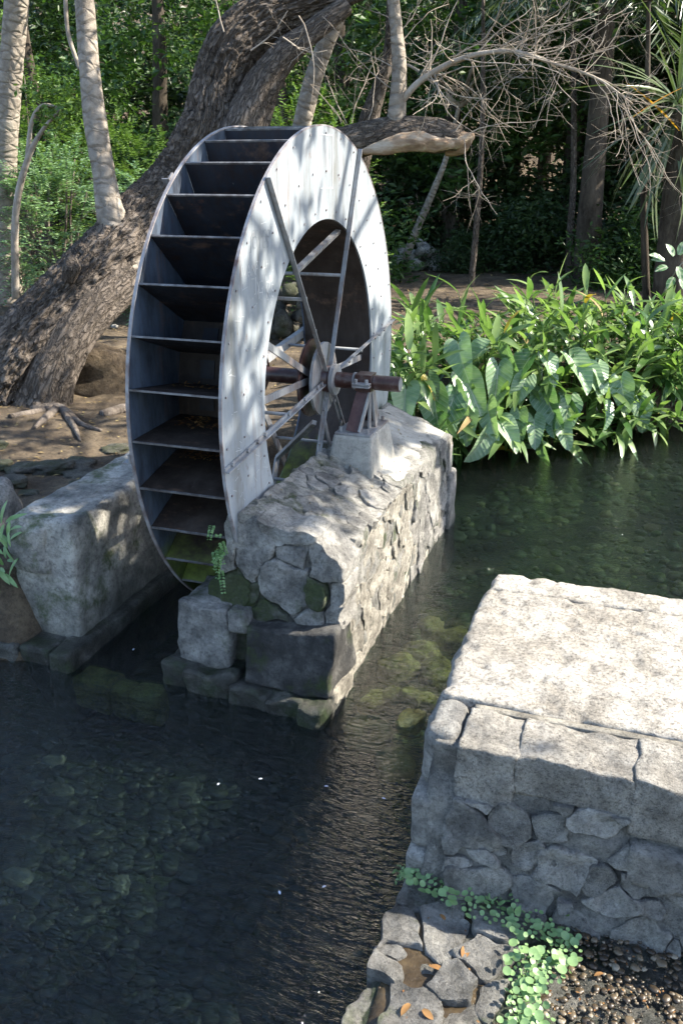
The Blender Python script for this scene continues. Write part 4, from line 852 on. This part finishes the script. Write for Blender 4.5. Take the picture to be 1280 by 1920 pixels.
for q, (x, y) in enumerate(sites):
    z0 = max(.0, float(hgt(x, y))-.04); low = q >= n_back; t_ = thing('ginger_plant', 'short narrow-leaved plant overhanging the edge of the water' if low else 'leafy ginger-like plant with long narrow leaves on the bank', 'plant', (x, y, z0), 'short plants at the water edge' if low else 'ginger plants along the bank'); mb = MB()
    for k in range(4 if low else 5):
        b0 = np.array([x, y, z0])+[r.normal(0, .07), r.normal(0, .07), 0]; d = unit(np.array([r.normal(-.02, .25), r.normal(-.22, .22), 1.])); ln = r.uniform(.3, .5) if low else r.uniform(.6, 1.08)*(1-.28*min(1, max(0, x-1.2))); d = unit(d+[0, -.5, -.2]) if low else d; d2 = unit(d+[r.normal(-.05, .2), -.25, -.2])
        Pq = [b0, b0+d*ln*.5, b0+d*ln*.5+d2*ln*.5]; mb.add(*tube(Pq, [.011, .009, .004], 8, 5)); S = unit(np.cross(d, r.standard_normal(3)))
        for j in range(7):
            t = .25+.75*j/6; p = Pq[0]+(Pq[1]-Pq[0])*min(1, t*2)+(Pq[2]-Pq[1])*max(0, t*2-1); sd = 1 if j % 2 else -1
            dd = unit(d*(.35+.75*t**2)+np.array([-.1, -.25, 0])+S*sd*(1.15-.6*t)+r.standard_normal(3)*.13); ob('leaf', gl_[int(r.integers(4))] if r.random() > .02 else gd_[int(r.integers(2))], t_, p, orient(dd, roll=r.normal(0, .35)), r.uniform(.75, 1.15))
    ob('stalks', mb.mesh('stalks', L_ginger), t_)
def heart(name, mat, fold=.3):
    n = 28; th = np.linspace(0, 2*math.pi, n, endpoint=False); rr = .27*(1+.62*np.maximum(0, np.cos(th))**6+.12*np.cos(th))*(1-.72*np.exp(-((np.abs(th-math.pi))/.33)**2)); x = rr*np.sin(th)*.80*(1-.12*np.maximum(0, np.cos(th))); y = rr*np.cos(th)*1.15
    V = [np.c_[x*k, y*k, fold*np.abs(x*k)-.55*(y*k)**2+.016*np.sin(th*5+fold*9)*k] for k in (1, .66, .33)]; V = np.concatenate(V+[np.zeros((1, 3))]); i = np.arange(n); j = (i+1) % n
    return mesh(name, V, [np.concatenate([np.stack([a*n+i, a*n+j, (a+1)*n+j, (a+1)*n+i], 1) for a in (0, 1)]), np.stack([2*n+i, 2*n+j, np.full(n, 3*n)], 1)], mat)
h1, h2, h3 = heart('blade', L_taro), heart('blade', L_taro, .6), heart('blade', L_taroy)
tz = [(350, 510), (445, 525), (545, 500), (630, 570), (715, 560), (820, 565), (920, 590), (510, 610), (340, 690), (380, 650), (620, 650), (710, 710), (800, 740), (470, 760), (385, 790), (250, 720), (600, 790), (530, 830), (660, 815), (730, 800), (770, 830), (950, 750), (1020, 660), (880, 610), (300, 855), (460, 875), (690, 900), (230, 645), (320, 740), (130, 700), (1100, 740)]
for q, (a, b_) in enumerate(tz):
    px, py = 700+.453*a, 440+.453*b_; Yq = 3.5
    for it in range(4): p = atY(px, py, Yq); Yq = float(shore(p[0]))-.50+(855-py)/300*.70
    p = atY(px, py, Yq)
    yl = q == 27; lab = 'taro leaf with a yellow dying edge hanging near the axle end' if yl else 'heart-shaped grey-green taro leaf hanging over the water'
    t_ = thing('taro_plant', lab, 'taro', (p[0]+.05, p[1]+.25, 0), None if yl else 'taro leaves at the edge of the water')
    d = np.array([r.normal(.3, .45), -.5+r.normal(0, .25), -.9]); o_ = ob('blade', (h1, h2)[q % 2] if not yl else h3, t_, p+[0, 0, .1], orient(d, (r.normal(.25, .45), -1, .7), r.normal(0, .3)), r.uniform(.46, .72)*(.8 if py > 790 else 1)*(.8 if yl else 1))
    at_ = p+[0, .02, .1]; ob('stem', mesh('stem', *tube([(p[0]+.05, p[1]+.28, -.05), (p[0]+.03, p[1]+.2, (p[2]+.15)*.6), at_+[0, .06, .05], at_], [.014, .012, .009, .007], 12, 6), L_mid), t_)
# one yellow leaf and one pale leaf fallen on the water
for px, py, mt, lab in ((953, 848, L_yel, 'yellow leaf drooping onto the water at the edge of the plants'), (1000, 845, L_taro, 'pale leaf lying flat on the water below the plants')):
    p = atZ(px, py, .03); ob('drooping_leaf', heart('drooping_leaf', mt), None, (p[0], p[1], .045), (.25, .1, 2.1), .5, label=lab, cat='leaf')
# sprig at the right edge
p = atY(1270, 500, 6.5); t_ = thing('sprig', 'glossy leafy sprig reaching in from the right edge', 'plant', (p[0]+.3, 6.5, .4))
ob('stem', mesh('stem', *tube([atY(1228, 640, 6.5), atY(1240, 560, 6.5), atY(1265, 510, 6.5), atY(1290, 480, 6.5)], [.016, .013, .010, .006], 16, 6), M_bark_pale), t_)
ov = blade('leaf', .17, .10, .2, L_taro)
for a, b_, dx, dz in ((1245, 488, -1, .1), (1262, 480, -.5, .8), (1250, 500, -1, -.3), (1270, 500, .2, -1), (1275, 520, .3, -1), (1262, 520, -.6, -.9), (1240, 486, -1, .4), (1272, 478, .3, 1)): ob('leaf', ov, t_, atY(a, b_, 6.45), orient(RGT*dx+UPV*dz-FWD*.3, -FWD+UPV*.6), 1)
# leafy plant by the left edge and its rock
p = atY(8, 1080, -1.38); t_ = thing('bank_plant', 'bright green leafy plant at the left edge beside the stone block', 'plant', (p[0], p[1], .1))
bl_ = [blade('leaf', .40, .10, .3, L_round), blade('leaf', .36, .09, .7, L_round)]
for q in range(34):
    a = atY(r.uniform(-25, 24), r.uniform(975, 1100), -1.46+r.normal(0, .05)); ob('leaf', bl_[q % 2], t_, a, orient(RGT*r.normal(.35, .6)+UPV*r.normal(-.1, .7)-FWD*.5, (-.2, -.6, 1), r.normal(0, .4)), r.uniform(.2, .36))
V, F = rock(.16, .16, .24, 9, 6, .25); p = atY(-12, 960, -1.1); ob('bank_rock', mesh('bank_rock', V, F, M_stone), None, (p[0], p[1], .68), label='pale pointed rock cut by the left edge above the bank plant', cat='rock')
# maidenhair fern on the pier
f0 = np.array([-.075, -1.40, .82]); t_ = thing('fern', 'small bright green fern growing from the pier front', 'fern', f0)
for q in range(9):
    d = unit(np.array([r.normal(.15, .5), -.6, r.normal(-.2, .8)])); V, F = sprays(np.array([f0+[r.normal(0, .03), -.05, r.normal(.02, .06)]]), d[None], .10, 9, .024, .021, r); ob('frond', mesh('frond', V, F, L_round, False), t_)
# pennywort on the ledge
th = np.arange(12)/12*2*math.pi; rl = mesh('leaf', np.vstack([np.c_[np.cos(th), np.sin(th), .12+.05*np.sin(3*th)], np.c_[.5*np.cos(th), .5*np.sin(th), .03+0*th], [[0, 0, 0]]])*.0155, [np.stack([np.arange(12), (np.arange(12)+1) % 12, 12+(np.arange(12)+1) % 12, 12+np.arange(12)], 1), np.stack([12+np.arange(12), 12+(np.arange(12)+1) % 12, np.full(12, 24)], 1)], L_round)
path = np.array([(765, 1640), (800, 1650), (840, 1668), (890, 1690), (940, 1705), (985, 1735), (1020, 1755), (1055, 1785), (1030, 1800), (990, 1800), (985, 1840), (975, 1880), (985, 1910), (990, 1930)], float); wd = np.array([14, 20, 26, 26, 24, 28, 32, 26, 40, 30, 22, 26, 36, 36])
t_ = thing('pennywort', 'trailing plant with small round green leaves along the foot of the near block', 'creeping plant', atZ(900, 1700, .12)); pos = []
for q in range(6000):
    u = r.uniform(0, len(path)-1.001); i = int(u); c = path[i]+(path[i+1]-path[i])*(u-i); w = wd[i]; c = c+r.normal(0, w*.5, 2)
    if all((c[0]-a)**2+(c[1]-b_)**2 > 70 for a, b_ in pos): pos.append(c)
    if len(pos) >= 300: break
for c in pos:
    p = atZ(c[0], c[1], .15+.03*r.random()); p[1] = max(p[1], -4)
    ob('leaf', rl, t_, p, orient(unit(r.standard_normal(3)*[1, 1, .2]), unit(np.array([r.normal(0, .4), -.35+r.normal(0, .4), 1.]))), .4+.85*r.random()**1.4)
mb = MB()
for i in range(len(path)-1): mb.add(*tube([atZ(*path[i], .12), (atZ(*path[i], .12)+atZ(*path[i+1], .12))/2+[0, 0, .02], atZ(*path[i+1], .12)], [.004]*3, 6, 5))
ob('runner', mb.mesh('runner', L_mid), t_)
V, F = clumps([atZ(a, b_, .11) for a, b_ in path], 60, .06, r, .02, .014, .4); ob('small_leaves', mesh('small_leaves', V, F, L_round, False), t_, kind='stuff')

# ------------------------------------------------------------------ bank stones, boulder, stone heaps
for q in range(12):
    px, py = r.uniform(-20, 240), r.uniform(835, 925); p = atZ(px, py, .5); z = float(hgt(p[0], p[1])); a = r.uniform(.08, .17); V, F = rock(a, a*.8, a*.28, q+100, 6, .45, 2.4)
    if (p[0] > -1.5 and p[1] < .8) or p[1] < -.5: continue
    ob('bank_stone', mesh('bank_stone', V, F, M_dark), None, (p[0], p[1], z+.0), (0, 0, q), label='dark stone bedded in the earth bank left of the wheel', cat='stone', group='stones bedded in the left bank')
p = atZ(165, 735, .55); V, F = rock(.42, .3, .42, 61, 8, .3, 2.); ob('boulder', mesh('boulder', V, F, M_soil), None, (p[0], p[1]+.2, .55), (0, 0, .4), label='earth-coloured boulder between the leaning trunk and the wheel', cat='rock')
for q, (a, b_, s_) in enumerate(((188, 588, .09), (203, 595, .06), (215, 603, .05))):
    p = atZ(a, b_, .75); V, F = rock(s_, s_*.8, s_*.6, q+70, 4); ob('pale_rock', mesh('pale_rock', V, F, M_conc), None, (p[0], p[1], float(hgt(p[0], p[1]))+.03), label=['largest pale rock under the leaning trunk', 'middle pale rock under the leaning trunk', 'smallest pale rock under the leaning trunk'][q], cat='rock')
for (cx, cy, Yq, w, h, lab) in ((778, 455, 12.5, 1.0, .55, 'low heap of grey stones in the shade right of the wheel'), (548, 575, 5.2, .8, .65, 'heap of dark stones seen through the spokes of the wheel')):
    c0_ = atY(cx, cy, Yq); z0 = float(hgt(c0_[0], Yq)); t_ = thing('stone_heap', lab, 'stone heap', (c0_[0], Yq, z0))
    for k in range(26):
        a = r.uniform(.08, .15); u = r.uniform(-1, 1); V, F = rock(a, a*.8, a*.7, k+200, 4, .3); ob('stone', mesh('stone', V, F, M_stone if Yq > 8 else M_dark), t_, (c0_[0]+u*w*.5, Yq+r.uniform(-.15, .15), z0+r.random()*h*(1-abs(u)*.4)), (k, k*2, k*3))

# ------------------------------------------------------------------ leaf litter
def litter(name, label, P, L, mat=L_litter):
    n = len(P); V, F = leaf_quads(np.asarray(P), L*r.uniform(.5, 1.2, n), L*.5*r.uniform(.6, 1.1, n), r, .93, unit(r.standard_normal((n, 3))*[1, 1, .12])); ob(name, mesh(name, V, F, mat, False), None, label=label, cat='leaf litter', kind='stuff')
x = r.uniform(-6, -1.5, 1500); y = r.uniform(-1.4, 6, 1500); litter('bank_litter', 'fallen leaves strewn over the left bank', np.c_[x, y, hgt(x, y)+.012], .05)
x = r.uniform(-8, 4, 2600); y = r.uniform(5.5, 15, 2600); k = sdist(x, y) > .3; litter('wood_litter', 'fallen leaves on the woodland floor', np.c_[x, y, hgt(x, y)+.012][k], .07)
x = r.uniform(.06, .5, 70); y = r.uniform(-1.25, 1.1, 70); litter('pier_litter', 'small dry leaves scattered on top of the pier', np.c_[x, y, pier_top(x, y)+.022], .022)
P = []
for dg, n in ((171.7, 60), (182, 220), (192.1, 170), (202.3, 50)):
    a = math.radians(dg); k = r.uniform(1.0, 1.2, n) if dg < 190 else r.uniform(1.0, 1.16, n); P.append(np.c_[r.uniform(-.44, -.04, n), k*math.cos(a), ZC+k*math.sin(a)+.010])
litter('bucket_litter', 'dry leaves lying in the wheel buckets', np.concatenate(P), .032, L_fallen)
x = r.uniform(1.4, 3., 200); y = r.uniform(-3.5, -2.7, 200); litter('ledge_litter', 'tiny leaf scraps on the wet ledge', np.c_[x, y, .125+0*x], .016, L_fallen)
fl_ = blade('fallen_leaf', .085, .042, .25, L_fallen, fold=.3)
for q, (px, py, lab) in enumerate([(868, 1797, 'largest brown fallen leaf in the puddle on the ledge'), (830, 1820, 'reddish brown fallen leaf left of the largest one on the ledge'), (768, 1882, 'brown fallen leaf among the lowest ledge stones'), (792, 1893, 'brown fallen leaf beside the dark gap in the ledge'), (918, 1738, 'small dry leaf beside the round green leaves'), (833, 1725, 'narrow pale leaf above the puddle on the ledge'), (1130, 1825, 'small pink leaf on the gravel under the near block')]):
    p = atZ(px, py, .135); ob('fallen_leaf', fl_, None, p, (.15, .2, q*1.4), (.75, .62, .6, .55, .4, .4, .4)[q], label=lab, cat='leaf', group='fallen leaves on the ledge')
M_pet = simple_mat('petal', [(.4, .45, .55), (.55, .58, .65)], 9., .5, 0)
pt = blade('floating_petal', .02, .010, .1, M_pet, 3)
for q, (px, py) in enumerate([(408, 1472), (492, 1460), (523, 1670), (604, 1664), (722, 1498), (252, 1216), (608, 1474)]):
    p = atZ(px, py, .006); ob('floating_petal', pt, None, p, (0, 0, q*1.9), 1, label='tiny white petal floating on the dark pool', cat='petal', group='petals floating on the pool')
